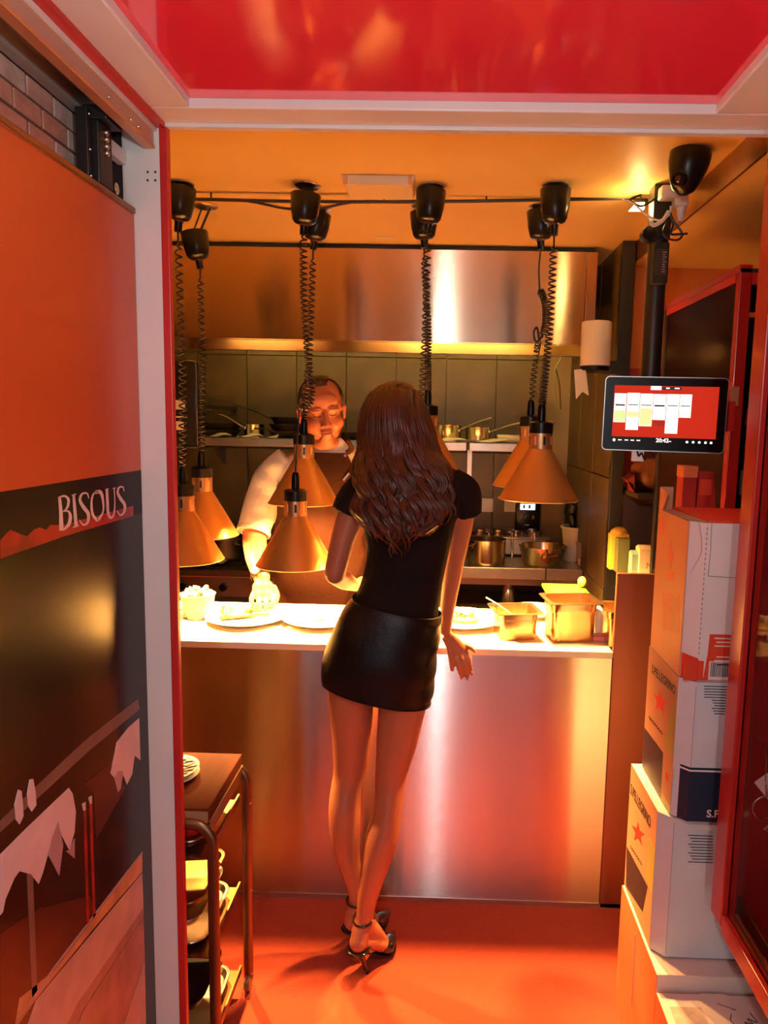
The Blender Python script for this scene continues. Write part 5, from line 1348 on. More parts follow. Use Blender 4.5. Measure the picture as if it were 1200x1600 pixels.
b = MB(); rslab(b, 0.375, 0.118, 0.462, 0.170, 0.0018, 0.0020); rslab(b, 0.50, 0.135, 0.53, 0.152, 0.0020, 0.0021); rslab(b, 0.57, 0.135, 0.61, 0.152, 0.0020, 0.0021); b.build('tab_button', M_tick, ms)
b = MB(); rslab(b, 0.083, 0.46, 0.178, 0.57, 0.0018, 0.0020); b.build('ticket_green', M_tg, ms)
b = MB(); rslab(b, 0.083, 0.575, 0.178, 0.615, 0.0018, 0.0020); rslab(b, 0.190, 0.47, 0.286, 0.545, 0.0018, 0.0020); rslab(b, 0.298, 0.42, 0.396, 0.655, 0.0018, 0.0020); b.build('ticket_yellow', M_ty, ms)
b = MB(); put_text(b, 'TIES', 0.0155, S(0.410, 0.655, 0.0019), ux, uy); b.build('display_lettering', mat('screen_dark_red', (0.10, 0.004, 0.004), 0.4), ms)
b = MB()
rslab(b, 0.085, 0.845, 0.108, 0.885, 0.0013, 0.0016, 0.004)
for u in (0.13, 0.185, 0.235, 0.285): rslab(b, u, 0.856, u+0.03, 0.870, 0.0013, 0.0016)
for u in (0.69, 0.74, 0.79, 0.84, 0.885): rslab(b, u, 0.848, u+0.022, 0.880, 0.0013, 0.0016, 0.003)
put_text(b, '20:42', 0.0145, S(0.445, 0.878, 0.0014), ux, uy, bold=0.0003)
rslab(b, 0.55, 0.858, 0.572, 0.868, 0.0013, 0.0016)
b.build('status_icons', M_tick, ms)
MB().tube([O-nn*0.028, (PX0, PYp-0.02, O.z+0.05)], 0.02, 12).build('mount_arm', M_blackp, ms, True)
pb = S(0.32, 1.03, -0.02)
t = thing('cable_box', 'bright little adapter with leads hanging under the screen', 'adapter', S(0.31, 1.16, -0.03))
b = MB(); rslab(b, 0.26, 1.01, 0.36, 1.155, -0.03, -0.014); b.build('box', M_whitepl, t)
MB().tube(spline([S(.30, 1.0, -.012), S(.315, 1.08, -.010), S(.34, 1.04, -.010), S(.37, 1.13, -.010), S(.41, 1.02, -.012), S(.44, 1.09, -.012), S(.47, 1.0, -.014)], 6), .0025, 6).build('lead', M_cord, t, True)
# small red and orange tags by the right edge of the screen
t = thing('door_tag', 'small red tag with an orange card beside the screen edge', 'tag', aY(1140, 672, 1.94))
a = aY(1136, 627, 1.945); b2 = aY(1146, 674, 1.945); MB().box(a.x, b2.x, 1.943, 1.9495, b2.z, a.z).build('red_tag', M_redtrim, t)
a = aY(1142, 604, 1.947); b2 = aY(1153, 634, 1.947); MB().box(a.x, b2.x, 1.946, 1.9495, b2.z, a.z).build('orange_card', M_kraft_lit, t)

# ------------------------------------------------------------------ side passage worktop and stores
WZ = 1.000
sw = thing('side_worktop', 'steel worktop in the passage behind the end panel', 'counter', (1.0, 2.8, 0))
MB().box(0.752, 1.30, 2.64, 3.06, WZ-0.03, WZ, 0.002).build('worktop', M_steelr, sw)
MB().box(0.752, 1.30, 2.65, 3.06, 0, WZ-0.03).build('base_unit', M_dark, sw)
MB().box(0.752, 1.30, 3.056, 3.066, WZ, 1.28).build('splashback', mat('splash_steel', (0.62, 0.42, 0.30), 0.35, 1.0), sw)
hs = thing('high_shelf', 'dark shelf with sacks at the end of the side passage', 'shelf', (1.0, 2.95, 1.27))
MB().box(0.752, 1.30, 2.78, 3.066, 1.285, 1.305, 0.002).build('board', M_dark, hs)
MB().box(0.752, 1.30, 2.776, 2.78, 1.285, 1.309).build('front_edge', M_blackp, hs)
# stores on the worktop
def carton_pack(label, px0, px1, pyt, Y, d, m, nm='juice_carton', cat='carton', gable=0.0):
    a = aY(px0, pyt, Y); b = aY(px1, pyt, Y)
    t = thing(nm, label, cat, ((a.x+b.x)/2, Y+d/2, WZ+0.0005), 'packs on the side worktop')
    MB().box(a.x, b.x, Y, Y+d, WZ+0.0005, a.z-gable, 0.002).build('pack_body', m, t)
    if gable:
        MB().prism([(a.x, Y, a.z-gable), (a.x, Y+d, a.z-gable), (a.x, Y+d/2, a.z)], (b.x-a.x, 0, 0)).build('gable_top', m, t)
    return t, a, b
M_milk = mat('milk_carton', (0.86, 0.72, 0.46), 0.45); M_teal = mat('teal_pack', (0.25, 0.42, 0.36), 0.45); M_dgreen = mat('green_pack', (0.10, 0.11, 0.04), 0.5); M_yel = mat('yellow_pack', (0.85, 0.50, 0.06), 0.45)
t, a, b = carton_pack('cream milk carton with red lettering behind the end panel', 1000, 1040, 853, 2.68, 0.06, M_milk, 'milk_carton', gable=0.012)
n = MB(); p = aY(1009, 888, 2.679); put_text(n, 'Milch', 0.032, (p.x, 2.6792, p.z), (1, 0, 0), (0, 0, 1)); n.build('carton_lettering', mat('milk_red', (0.65, 0.12, 0.04), .5), t)
carton_pack('teal carton next to the milk carton', 988, 999, 861, 2.69, 0.05, M_teal, gable=0.012)
carton_pack('dark green pack beside the yellow one', 966, 985, 842, 2.75, 0.05, M_dgreen)
t, a, b = carton_pack('yellow pack with a crumpled top at the kitchen wall edge', 955, 984, 835, 2.81, 0.05, M_yel)
MB().ellipsoid(((a.x+b.x)/2, 2.835, a.z), ((b.x-a.x)/2, .024, .028)).build('crumpled_top', M_yel, t, True)
def sack(label, c, r, m, seed):
    rnd = random.Random(seed); mb = MB(); mb.ellipsoid(c, r, 28, 16)
    z0 = c[2]-r[2]
    for v in mb.v:
        a = math.atan2(v.y-c[1], v.x-c[0]); k = 1+0.10*math.sin(3*a+seed)*math.cos(v.z*60)+0.05*math.sin(7*a+v.z*40)
        v.x = c[0]+(v.x-c[0])*k; v.y = c[1]+(v.y-c[1])*k; v.z = max(z0+r[2]*.25, v.z)
    zmin = min(v.z for v in mb.v)
    for v in mb.v: v.z += 1.3055-zmin
    tag(mb.build('cloth_sack', m, None, 'all'), label, 'sack', 'sacks on the high shelf')
M_sack = mat('brown_sack', (0.12, 0.035, 0.015), .7, var=.3, vscale=10); M_sack2 = mat('red_sack', (0.20, 0.025, 0.01), .6, var=.2, vscale=8)
p = aY(1005, 770, 2.88); sack('crumpled brown sack on the high shelf under the screen', (p.x+.05, 2.92, 1.38), (.085, .09, .085), M_sack, 2)
p = aY(962, 760, 2.84); q = aY(986, 790, 2.84)
t = thing('red_carton', 'low red carton with a sloping top against the kitchen post', 'carton', ((p.x+q.x)/2, 2.87, 1.3055))
MB().prism([(0.7525, 2.84, 1.3056), (q.x+.01, 2.84, 1.3056), (q.x+.01, 2.84, 1.332), (q.x-.02, 2.84, 1.352), (0.7525, 2.84, 1.375)], (0, 0.10, 0)).build('carton_body', M_sack2, t)
MB().box(0.7525, q.x+.006, 2.8385, 2.84, 1.312, 1.320).build('print_band', M_redtrim, t)
# ------------------------------------------------------------------ people
M_skin = mat('skin', (0.46, 0.155, 0.075), 0.42, sss=0.12, var=0.06, vscale=14, spec=0.4)
M_tee = mat('black_tee_fabric', (0.008, 0.0045, 0.0045), 0.8, bump=0.25, bscale=45, spec=0.2)
M_leather = mat('black_leather', (0.008, 0.005, 0.005), 0.40, bump=0.12, bscale=55, spec=0.28)
M_hairw = mat('auburn_hair', (0.085, 0.022, 0.010), 0.36, var=0.45, vscale=30, spec=0.6)
M_pat = mat('black_patent', (0.010, 0.008, 0.008), 0.12, coat=0.8)
M_jacket = mat('chef_white', (0.82, 0.76, 0.64), 0.75, bump=0.2, bscale=40)
M_apron = mat('apron_brown', (0.020, 0.0055, 0.0022), 0.8, bump=0.15, bscale=90, spec=0.1)
M_trs = mat('dark_trousers', (0.02, 0.018, 0.02), 0.8)
M_hairc = mat('short_dark_hair', (0.035, 0.012, 0.007), 0.5, bump=0.5, bscale=240)
M_lip = mat('lips', (0.55, 0.17, 0.12), 0.4)

def ringLR(L, R, Y, hd, n=28, ex=0.0, YR=None, sq=2.0):
    """ellipse through the two silhouette pixels L and R at depth Y, half depth hd"""
    a = aY(L[0], L[1], Y); b = aY(R[0], R[1], YR if YR else Y)
    c = (a+b)/2; ax = (b-a)/2; ln = ax.length; ax = ax*((ln+ex)/ln); ay = Vector((0, hd+ex, 0))
    out = []
    for i in range(n):
        q = 2*PI*i/n; cx, sy = math.cos(q), math.sin(q)
        if sq != 2.0:
            cx = math.copysign(abs(cx)**(2/sq), cx); sy = math.copysign(abs(sy)**(2/sq), sy)
        out.append(c+ax*cx+ay*sy)
    return out
def row(y, xl, xr, Y, hd): return ((xl, y), (xr, y), Y, hd)
def densify(rows, k=3):
    """smooth interpolation of (L, R, Y, hd) rows"""
    flat_ = [Vector((r[0][0], r[0][1], r[2])) for r in rows]; flat2 = [Vector((r[1][0], r[1][1], r[3])) for r in rows]
    A = spline(flat_, k); B = spline(flat2, k)
    return [((a.x, a.y), (b.x, b.y), a.z, b.z) for a, b in zip(A, B)]
def loft(mb, rows, ex=0.0, k=3, n=28, sq=2.0):
    mb.rings([ringLR(*r, n=n, ex=ex, sq=sq) for r in densify(rows, k)])
def limb(mb, pts, rs, k=5, n=16, flat=1.0):
    mb.tube(spline(pts, k), lerp_list(rs, k), n, flat=flat)
    mb.ellipsoid(pts[-1], (rs[-1],)*3, 12, 8); mb.ellipsoid(pts[0], (rs[0],)*3, 12, 8)
def fused(name, mb, m, parent, voxel, smooth=4, factor=0.5):
    """join overlapping volumes of mb into one continuous skin"""
    o = mb.build(name+'_tmp', m, parent)
    md = o.modifiers.new('r', 'REMESH'); md.mode = 'VOXEL'; md.voxel_size = voxel
    ms = o.modifiers.new('s', 'SMOOTH'); ms.iterations = smooth; ms.factor = factor
    dg = bpy.context.evaluated_depsgraph_get()
    me = bpy.data.meshes.new_from_object(o.evaluated_get(dg))
    me.name = name
    OFF.pop(o.name, None)
    old = o.data; bpy.data.objects.remove(o); bpy.data.meshes.remove(old)
    me.polygons.foreach_set('use_smooth', [True]*len(me.polygons))
    o = bpy.data.objects.new(name, me); COL.objects.link(o); o.parent = parent
    if not me.materials: me.materials.append(m)
    OFF[o.name] = {'wl': OFF[parent.name]['wl']}
    return o

# ================================================================== the woman
base = aZ(575, 1500, 0)
wo = thing('person', 'person seen from behind in black tee, leather mini skirt and heels leaning on the pass', 'person', (base.x, 1.97, 0))
torso = [row(1052, 513, 671, 1.980, 0.095), row(1020, 516, 676, 1.975, 0.104), row(985, 527, 681, 1.978, 0.100), row(950, 547, 685, 1.985, 0.090), row(915, 563, 690, 1.995, 0.080), row(880, 572, 697, 2.005, 0.076), row(850, 573, 703, 2.010, 0.080), row(820, 568, 710, 2.015, 0.086), row(790, 560, 717, 2.020, 0.090), row(765, 553, 724, 2.025, 0.082), row(745, 562, 718, 2.030, 0.068), row(730, 585, 705, 2.034, 0.055), row(715, 610, 684, 2.040, 0.048), row(700, 620, 670, 2.050, 0.045), row(670, 622, 664, 2.065, 0.045)]
sk = MB()
loft(sk, torso)
# head
hc = aY(624, 655, 2.085)
sk.ellipsoid(hc+Vector((0, 0, .02)), (.072, .088, .088)); sk.ellipsoid(hc+Vector((0, .035, -.045)), (.055, .055, .065))
sk.tube([hc+Vector((0, .085, .0)), hc+Vector((0, .108, -.03))], [.010, .014], 10); sk.ellipsoid(hc+Vector((0, .108, -.03)), (.013, .012, .010))
sk.ellipsoid(hc+Vector((0, .085, -.062)), (.02, .010, .008)); sk.ellipsoid(hc+Vector((0, .078, -.088)), (.022, .018, .018))
for s in (-1, 1): sk.ellipsoid(hc+Vector((s*.074, .0, -.005)), (.010, .018, .028)); sk.ellipsoid(hc+Vector((s*.03, .076, .004)), (.014, .010, .009))
# legs
left = [row(1040, 514, 592, 1.988, .078), row(1084, 513, 585, 1.992, .078), row(1125, 517, 582, 1.998, .072), row(1162, 520, 578, 2.004, .065), row(1185, 521, 575, 2.008, .058), row(1207, 521, 571, 2.010, .053), row(1230, 517, 566, 2.004, .053), row(1256, 514, 563.5, 1.996, .057), row(1285, 514, 563, 1.990, .056), row(1312, 517, 562, 1.988, .050), row(1336, 523, 562, 1.986, .042), row(1358, 532, 564, 1.984, .035), row(1382, 540, 567, 1.982, .029), row(1405, 546, 569, 1.980, .025), row(1425, 546, 568, 1.982, .026)]
right = [row(1040, 584, 674, 1.978, .080), row(1090, 591, 669, 1.972, .078), row(1125, 590, 661, 1.968, .072), row(1162, 588, 652, 1.966, .066), row(1195, 587, 641, 1.962, .058), row(1222, 586, 633, 1.956, .053), row(1263, 584, 628, 1.942, .055), row(1300, 572, 624, 1.928, .057), row(1330, 566, 617, 1.918, .052), row(1357, 563, 607, 1.910, .044), row(1385, 560, 597, 1.904, .035), row(1411, 558, 588, 1.900, .028), row(1435, 556, 583, 1.898, .026), row(1450, 553, 581, 1.900, .028)]
loft(sk, left); loft(sk, right)
# feet
def foot(mb, heel, ball, tip, ankle):
    heel, ball, tip, ankle = Vector(heel), Vector(ball), Vector(tip), Vector(ankle)
    mb.tube(spline([ankle, (ankle+heel)/2+Vector((0, 0, .004)), heel+Vector((0, 0, .012))], 4), lerp_list([.027, .028, .025], 4), 14)
    mb.ellipsoid(heel+Vector((0, 0, .010)), (.026, .027, .026), 16, 10)
    mid = heel.lerp(ball, .5)+Vector((0, 0, .018))
    mb.tube(spline([heel+Vector((0, 0, .010)), mid, ball+Vector((0, 0, .012)), ball.lerp(tip, .6)+Vector((0, 0, .004))], 5), lerp_list([.022, .027, .026, .014], 5), 14, flat=.75)
    ins = ankle.lerp(ball, .45)+Vector((0, 0, .006))
    mb.tube(spline([ankle, ins, ball+Vector((0, 0, .02))], 5), lerp_list([.026, .027, .018], 5), 14)
RH, RB, RT_ = (-0.205, 1.872, .090), (-0.140, 1.955, .018), (-0.118, 2.030, .012)
LH, LB, LT_ = (-0.232, 1.962, .086), (-0.180, 2.050, .018), (-0.142, 2.125, .012)
RA = aY(568, 1440, 1.898); LA = aY(557, 1412, 1.980)
foot(sk, RH, RB, RT_, RA); foot(sk, LH, LB, LT_, LA)
# left arm: elbow out, forearm forward to the counter
e = lambda x, y, Y: aY(x, y, Y)
limb(sk, [e(560, 775, 2.03), e(538, 835, 2.015), e(523, 895, 2.00)], [.042, .035, .030])
limb(sk, [e(523, 897, 2.00), e(538, 907, 2.08), e(556, 915, 2.19)], [.029, .028, .018])
wl = e(556, 915, 2.19)
sk.ellipsoid(wl+Vector((.02, .04, .004)), (.028, .045, .014))
for k in range(4):
    b0 = wl+Vector((.004+.013*k, .07, .004)); limb(sk, [b0, b0+Vector((.004, .03, -.004)), b0+Vector((.006, .052-.004*abs(k-1.5), -.016))], [.0082, .0078, .0065], 4, 10)
limb(sk, [wl+Vector((.038, .015, .002)), wl+Vector((.056, .04, -.004)), wl+Vector((.060, .064, -.010))], [.010, .009, .007], 4, 10)
# right arm straight down to the edge of the counter
limb(sk, [e(722, 770, 2.03), e(722, 815, 2.055), e(712, 870, 2.085), e(706, 905, 2.105), e(700, 945, 2.13), e(696, 985, 2.15)], [.042, .033, .028, .027, .023, .018])
# right hand over the counter edge
hw_ = e(697, 992, 2.155)
def fing(pts, r): limb(sk, [e(*p) for p in pts], r, 4, 12)
pm = [e(697, 992, 2.155), e(707, 1004, 2.162), e(718, 1018, 2.165)]
sk.tube(spline(pm, 5), lerp_list([.019, .026, .029], 5), 16, flat=.55, up=(0.8, 0, 0.5))
sk.ellipsoid(e(717, 1016, 2.166), (.027, .016, .022))
fing([(702, 1008, 2.16), (705, 1028, 2.152), (706.5, 1046, 2.150)], [.011, .0095, .0075])
fing([(712, 1020, 2.165), (716, 1038, 2.148), (721, 1057, 2.156)], [.0105, .0088, .0068])
fing([(719, 1018, 2.165), (725, 1036, 2.146), (730, 1058, 2.156)], [.0105, .0088, .0068])
fing([(725, 1014, 2.166), (732, 1032, 2.148), (737, 1051, 2.158)], [.0100, .0084, .0064])
fing([(727, 1006, 2.170), (736, 1012, 2.158), (742, 1018, 2.154)], [.0092, .0076, .0056])
body = fused('body', sk, M_skin, wo, 0.0036, 5)
nl = MB()
for p in [(721, 1058.5, 2.147), (730, 1059.5, 2.147), (737, 1052.5, 2.149)]:
    nl.ellipsoid(e(*p), (.0045, .003, .007), 10, 8)
nl.build('fingernail_polish', mat('nail_varnish', (0.55, 0.12, 0.10), .2, coat=.5), wo, True)

# tee
tm = MB()
loft(tm, [r for r in torso if 700 < r[0][1] < 990], ex=0.002)
def sleeve(pts, rs): tm.tube(spline(pts, 5), lerp_list(rs, 5), 20)
sleeve([e(572, 762, 2.03), e(553, 780, 2.03), e(541, 804, 2.022)], [.052, .049, .045])
sleeve([e(702, 758, 2.03), e(724, 772, 2.035), e(732, 806, 2.045)], [.052, .052, .038])
for v in tm.v:
    v.y -= .0025*math.sin(v.z*70+v.x*25)*max(0, 1-abs(v.z-1.15)/.12)
tee = fused('tee_shirt', tm, M_tee, wo, 0.0045, 4)
# skirt, tilted hem, folds on the right hip
def skirt_rings(ex):
    rows = [((553, 934), (687, 963), 1.988, .094), ((538, 955), (686, 975), 1.984, .100), ((524, 985), (682, 1000), 1.978, .104), ((513, 1015), (679, 1032), 1.975, .107), ((507, 1038), (676, 1060), 1.976, .106), ((505, 1054), (671, 1085), 1.978, .103), ((508, 1062), (669, 1098), 1.979, .102)]
    out = []
    D = densify(rows, 5); N = len(D)
    for j, r in enumerate(D):
        R_ = ringLR(*r, n=56, ex=ex, sq=2.25)
        c = sum(R_, Vector())/len(R_)
        for i, p in enumerate(R_):
            a = 2*PI*i/56
            w_ = max(0, math.cos(a-(-0.35)))**6; v = j/(N-1)
            p2 = c+(p-c)*(1+0.030*w_*math.sin(v*26+1.5*math.sin(a*3))*(1-abs(v-.45))+0.008*math.sin(a*5+v*9)+0.006*math.sin(a*3-v*14))
            R_[i] = p2
        out.append(R_)
    return out
so_, si_ = skirt_rings(.0070), skirt_rings(.0045)
sm = MB(); sm.rings(so_, cap=False); sm.rings(si_, cap=False)
n = 56; k0 = (len(so_)-1)*n; k1 = len(so_)*n+(len(si_)-1)*n
sm.f += [[k0+i, k0+(i+1) % n, k1+(i+1) % n, k1+i] for i in range(n)]; sm.m += [0]*n
skirt = sm.build('leather_skirt', M_leather, wo, 'all')
MB().rings([so_[0], [p+Vector((0, 0, .006)) for p in so_[0]], [p+Vector((0, 0, .006)) for p in si_[0]]], cap=False).build('waistband', M_leather, skirt, 'all')
hmr = MB(); hmr.tube(so_[-1]+so_[-1][:1], .0018, 6); hmr.build('hem_stitch', M_leather, skirt, 'all')

# shoes
def shoe(heel, ball, tip, ankle, stil):
    heel, ball, tip, ankle, stil = map(Vector, (heel, ball, tip, ankle, stil))
    d = (tip-ball); d.z = 0; d.normalize(); s = Vector((d.y, -d.x, 0))
    sh = MB()
    # sole: swept flat strip from heel seat through arch to the pointed toe
    path = spline([heel+Vector((0, 0, -.016))-d*.022, heel+Vector((0, 0, -.017)), heel.lerp(ball, .5)+Vector((0, 0, -.020)), ball+Vector((0, 0, -.013)), ball.lerp(tip, .5)+Vector((0, 0, -.012)), tip+d*.014+Vector((0, 0, -.008))], 5)
    ws_ = lerp_list([.016, .025, .022, .035, .026, .003], 5)
    sh.tube(path, ws_, 14, flat=.16, up=s)
    root = sh.build('shoe', M_pat, wo, True)
    # toe box
    tb = MB(); P = spline([ball.lerp(heel, .22)+Vector((0, 0, .002)), ball+Vector((0, 0, .010)), ball.lerp(tip, .55)+Vector((0, 0, .006)), tip+d*.016+Vector((0, 0, -.004))], 6)
    tb.tube(P, lerp_list([.028, .035, .025, .003], 6), 18, flat=lerp_list([.50, .62, .55, .5], 6), up=s); tb.build('toe_box', M_pat, root, True)
    # heel counter and stiletto
    MB().tube([heel+Vector((0, 0, -.014)), heel.lerp(stil, .3)+Vector((0, 0, -.004)), heel.lerp(stil, .65), stil+Vector((0, 0, .001))], [.020, .011, .0065, .0048], 12).build('stiletto_heel', M_pat, root, True)
    MB().lathe(stil, [(.0055, 0), (.0055, .004)], 12).build('heel_tip', M_black, root, True)
    cup = MB(); q = [heel+s*.027+d*.018, heel+s*.024-d*.016, heel-d*.029, heel-s*.024-d*.016, heel-s*.027+d*.018]
    cup.tube(spline([p+Vector((0, 0, -.008)) for p in q], 5), .006, 8, flat=.5); cup.build('heel_rim', M_pat, root, True)
    st = MB(); a0 = ankle+Vector((0, 0, .004)); dd = d
    ringp = [a0+s*(.030*math.cos(t_))+dd*(.031*math.sin(t_)+.002)+Vector((0, 0, .006*math.sin(t_))) for t_ in [2*PI*i/28 for i in range(29)]]
    st.tube(ringp, .0046, 8, flat=.5, up=(0, 0, 1)); st.build('ankle_strap', M_pat, root, True)
    MB().box(a0.x+.024, a0.x+.036, a0.y-.016, a0.y-.010, a0.z-.007, a0.z+.007, .001).build('buckle', M_screw, root)
shoe(RH, RB, RT_, (RA.x, RA.y, .150), (-0.180, 1.880, .0))
shoe(LH, LB, LT_, (LA.x, LA.y, .150), (-0.222, 1.968, .0))

# hair: crown and mass plus wavy locks
hr = [(596, 604, 640, 2.075, .040), (602, 588, 650, 2.072, .075), (615, 574, 660, 2.070, .100), (635, 564, 668, 2.066, .112), (655, 559, 675, 2.060, .115), (680, 556, 684, 2.045, .105), (700, 555, 690, 2.020, .088), (720, 553, 697, 1.990, .065), (745, 551, 706, 1.955, .048), (770, 550, 713, 1.935, .042), (795, 551, 715, 1.922, .040), (820, 558, 704, 1.915, .036), (842, 572, 682, 1.913, .028), (858, 596, 655, 1.915, .014)]
def hprof(y):
    if y <= hr[0][0]: return hr[0][1:]
    for a, b in zip(hr, hr[1:]):
        if a[0] <= y <= b[0]:
            t_ = (y-a[0])/(b[0]-a[0]); t_ = t_
            return tuple(p+(q-p)*t_ for p, q in zip(a[1:], b[1:]))
    return hr[-1][1:]
hm_ = MB(); R_ = []
for y in range(597, 838, 6):
    xl, xr, Y, hd = hprof(y); g = max(0, min(1, (y-660)/90)); tp = 4+14*max(0, (y-740)/95)
    ring_ = ringLR((xl+tp, y), (xr-tp, y), Y, hd*.92, n=64)
    c = sum(ring_, Vector())/64
    for i, p in enumerate(ring_):
        a = 2*PI*i/64
        ring_[i] = c+(p-c)*(1+g*.05*math.sin(a*9+.07*y)+g*.03*math.sin(a*5-.08*y))
    R_.append(ring_)
hm_.rings(R_)
hair = hm_.build('hair', M_hairw, wo, 'all')
rh = random.Random(11)
lk = MB()
NC = 40
for ci in range(NC):
    uc = -.97+1.94*ci/(NC-1)+rh.uniform(-.03, .03); uc = max(-.98, min(.98, uc))
    ph = 2.4*math.sin(uc*3.2+.5)+rh.uniform(-.9, .9); fr = rh.uniform(.074, .096); amp = rh.uniform(6.5, 11)
    lay = rh.choice([0, .004, .009, .014]); end0 = 884-46*abs(uc+.15)**1.7-rh.uniform(0, 24)
    wide = rh.uniform(.05, .085)
    for si in range(9):
        du = wide*(si/4-1)
        start = 598+rh.uniform(0, 14)+12*abs(uc)
        if lay > .005: start += rh.uniform(10, 80)
        end = end0-rh.uniform(0, 16)-6*abs(si-4)*.5
        br = rh.uniform(.0036, .0066); jp = rh.uniform(-.14, .14)
        pts = []; rs = []; y = start
        while y < end:
            xl, xr, Y, hd = hprof(min(y, 857)); g = max(0, min(1, (y-672)/75.0)); q = (y-start)/max(1, end-start)
            u = max(-1, min(1, uc+du*(1.25-.85*q**2)))
            hwd = (xr-xl)/2
            if y > 815: hwd = max(hwd, 78-(y-815)*.95)
            u *= 1-.10*max(0, (y-800)/60)
            x = (xl+xr)/2+u*(hwd-2)+amp*g*math.sin(fr*y+ph+jp)*(1 if abs(uc) < .8 else .75)
            dep = Y-(hd+.002+lay*g)*math.sqrt(max(0.02, 1-min(1, abs(u))**2))-.009*g*math.cos(fr*y+ph+jp)
            pts.append(aY(x, y, dep)); rs.append(br*min(1, .35+(y-start)/60)*min(1, .10+(1-q)*4.5)); y += 6
        if len(pts) > 3: lk.tube(pts, rs, 6, flat=.6)
lk.build('wavy_locks', M_hairw, hair, 'all')

# ================================================================== the chef
ch = thing('person', 'person in white chef jacket and dark apron plating food behind the pass', 'person', (aY(508, 900, 2.915).x, 2.88, 0))
CYd = 2.925
jk = MB()
tors = [row(1010, 436, 588, CYd, .125), row(960, 434, 590, CYd, .130), row(900, 432, 592, CYd, .132), row(840, 430, 592, CYd, .132), row(790, 431, 590, CYd-.005, .128), row(750, 430, 588, CYd-.015, .118), row(725, 438, 580, CYd-.022, .100), row(708, 460, 566, CYd-.030, .080), row(696, 482, 548, CYd-.040, .066), row(684, 488, 543, CYd-.045, .060)]
loft(jk, tors, sq=2.3)
jk.tube(spline([e(455, 722, 2.91), e(428, 745, 2.90), e(412, 780, 2.87), e(396, 832, 2.80)], 5), lerp_list([.070, .074, .072, .066], 5), 20)
jk.tube(spline([e(560, 722, 2.91), e(588, 750, 2.90), e(598, 790, 2.88), e(600, 835, 2.80)], 5), lerp_list([.070, .072, .068, .062], 5), 20)
for v in jk.v:
    k_ = max(0, 1-abs(v.x-aY(420, 790, 2.8).x)/.12)
    v.y -= .006*k_*math.sin(v.z*75+v.x*40)
    v.x += .004*k_*math.sin(v.z*60)
jacket = fused('chef_jacket', jk, M_jacket, ch, 0.006, 4)
cuf = MB(); c0 = e(396, 832, 2.80)
d_ = (e(396, 832, 2.80)-e(412, 780, 2.87)).normalized()
MB().lathe(c0-d_*.012, [(.0665, 0), (.068, .004), (.067, .016), (.058, .016), (.058, 0)], 28, d_, cap=False).build('cuff', M_jacket, jacket, True)
co = MB()
cc = e(514, 692, CYd-.045)
for s in (-1, 1):
    pts = []
    for i in range(9):
        a = PI/2+s*(.25+i*.33)
        pts.append(cc+Vector((.068*math.cos(a)*1.0, -.072*math.sin(-a)*-1 if False else .066*math.sin(a), .012-.018*(i/8)**2)))
    co.tube(pts, .017, 10, flat=.28, up=(0, 0, 1))
co.build('collar', M_jacket, jacket, True)
# trousers below the counter
tr_ = MB()
cx = aY(508, 900, CYd).x
for s in (-1, 1):
    tr_.tube([(cx+s*.085, CYd, .86), (cx+s*.095, CYd, .50), (cx+s*.10, CYd, .06)], [.105, .078, .062], 18)
tr_.build('trousers', M_trs, ch, True)
for s in (-1, 1):
    MB().ellipsoid((cx+s*.10, CYd-.05, .045), (.05, .13, .045)).build('work_shoe', M_black, ch, True)
# apron
ap = MB()
def apr(y, lo, hi, ex):
    rws = densify(tors, 4); best = min(rws, key=lambda r: abs(r[0][1]-y))
    a_ = aY(best[0][0], y, best[2]); b_ = aY(best[1][0], y, best[2]); c_ = (a_+b_)/2; hx = (b_-a_).length/2
    out = []
    for i in range(17):
        t_ = lo+(hi-lo)*i/16
        sx = math.sin(t_); cy = math.cos(t_); p_ = 2/2.3
        out.append(c_+Vector((math.copysign(abs(sx)**p_, sx)*(hx+ex), -(abs(cy)**p_)*(best[3]+ex), 0)))
    return out
rowsF, rowsB = [], []
for j in range(27):
    y = 706+j*(1010-706)/26
    h_ = .60 if y < 735 else min(1.5, .60+(y-735)/70)
    rowsF.append(apr(y, -h_, h_, .012+.002*math.sin(y*.1))); rowsB.append(apr(y, -h_, h_, .008))
nR = 17
ap.add([p for r in rowsF for p in r], [(j*nR+i, j*nR+i+1, (j+1)*nR+i+1, (j+1)*nR+i) for j in range(26) for i in range(16)])
ap.add([p for r in rowsB for p in r], [(j*nR+i, (j+1)*nR+i, (j+1)*nR+i+1, j*nR+i+1) for j in range(26) for i in range(16)])
zf = [r for r in rowsF]
ap.add([rowsF[0][i] for i in range(nR)]+[rowsB[0][i] for i in range(nR)], [(i, nR+i, nR+i+1, i+1) for i in range(16)])
apron = ap.build('apron', M_apron, ch, 'all')
MB().tube(spline([rowsF[0][16], e(549, 700, 2.81), e(541, 686, 2.80), e(528, 676, 2.95)], 5), .011, 8, flat=.25, up=(1, 0, 0)).build('neck_strap', M_apron, apron, True)
MB().tube(spline([rowsF[0][0], e(474, 700, 2.81), e(484, 688, 2.80), e(497, 678, 2.95)], 5), .011, 8, flat=.25, up=(1, 0, 0)).build('neck_strap', M_apron, apron, True)
p = rowsF[0][16]+Vector((-.006, -.004, -.010)); MB().lathe(p, [(.006, 0), (.005, .004)], 14, (0, -1, 0)).build('snap_button', mat('snap', (.3, .15, .3), .3, .8), apron, True)
p = e(541, 745, 2.79); MB().obox(p, (.8, 0, 1), (0, 1, 0), (-1, 0, .8), .018, .003, .004).build('clip_pen', M_screw, apron)
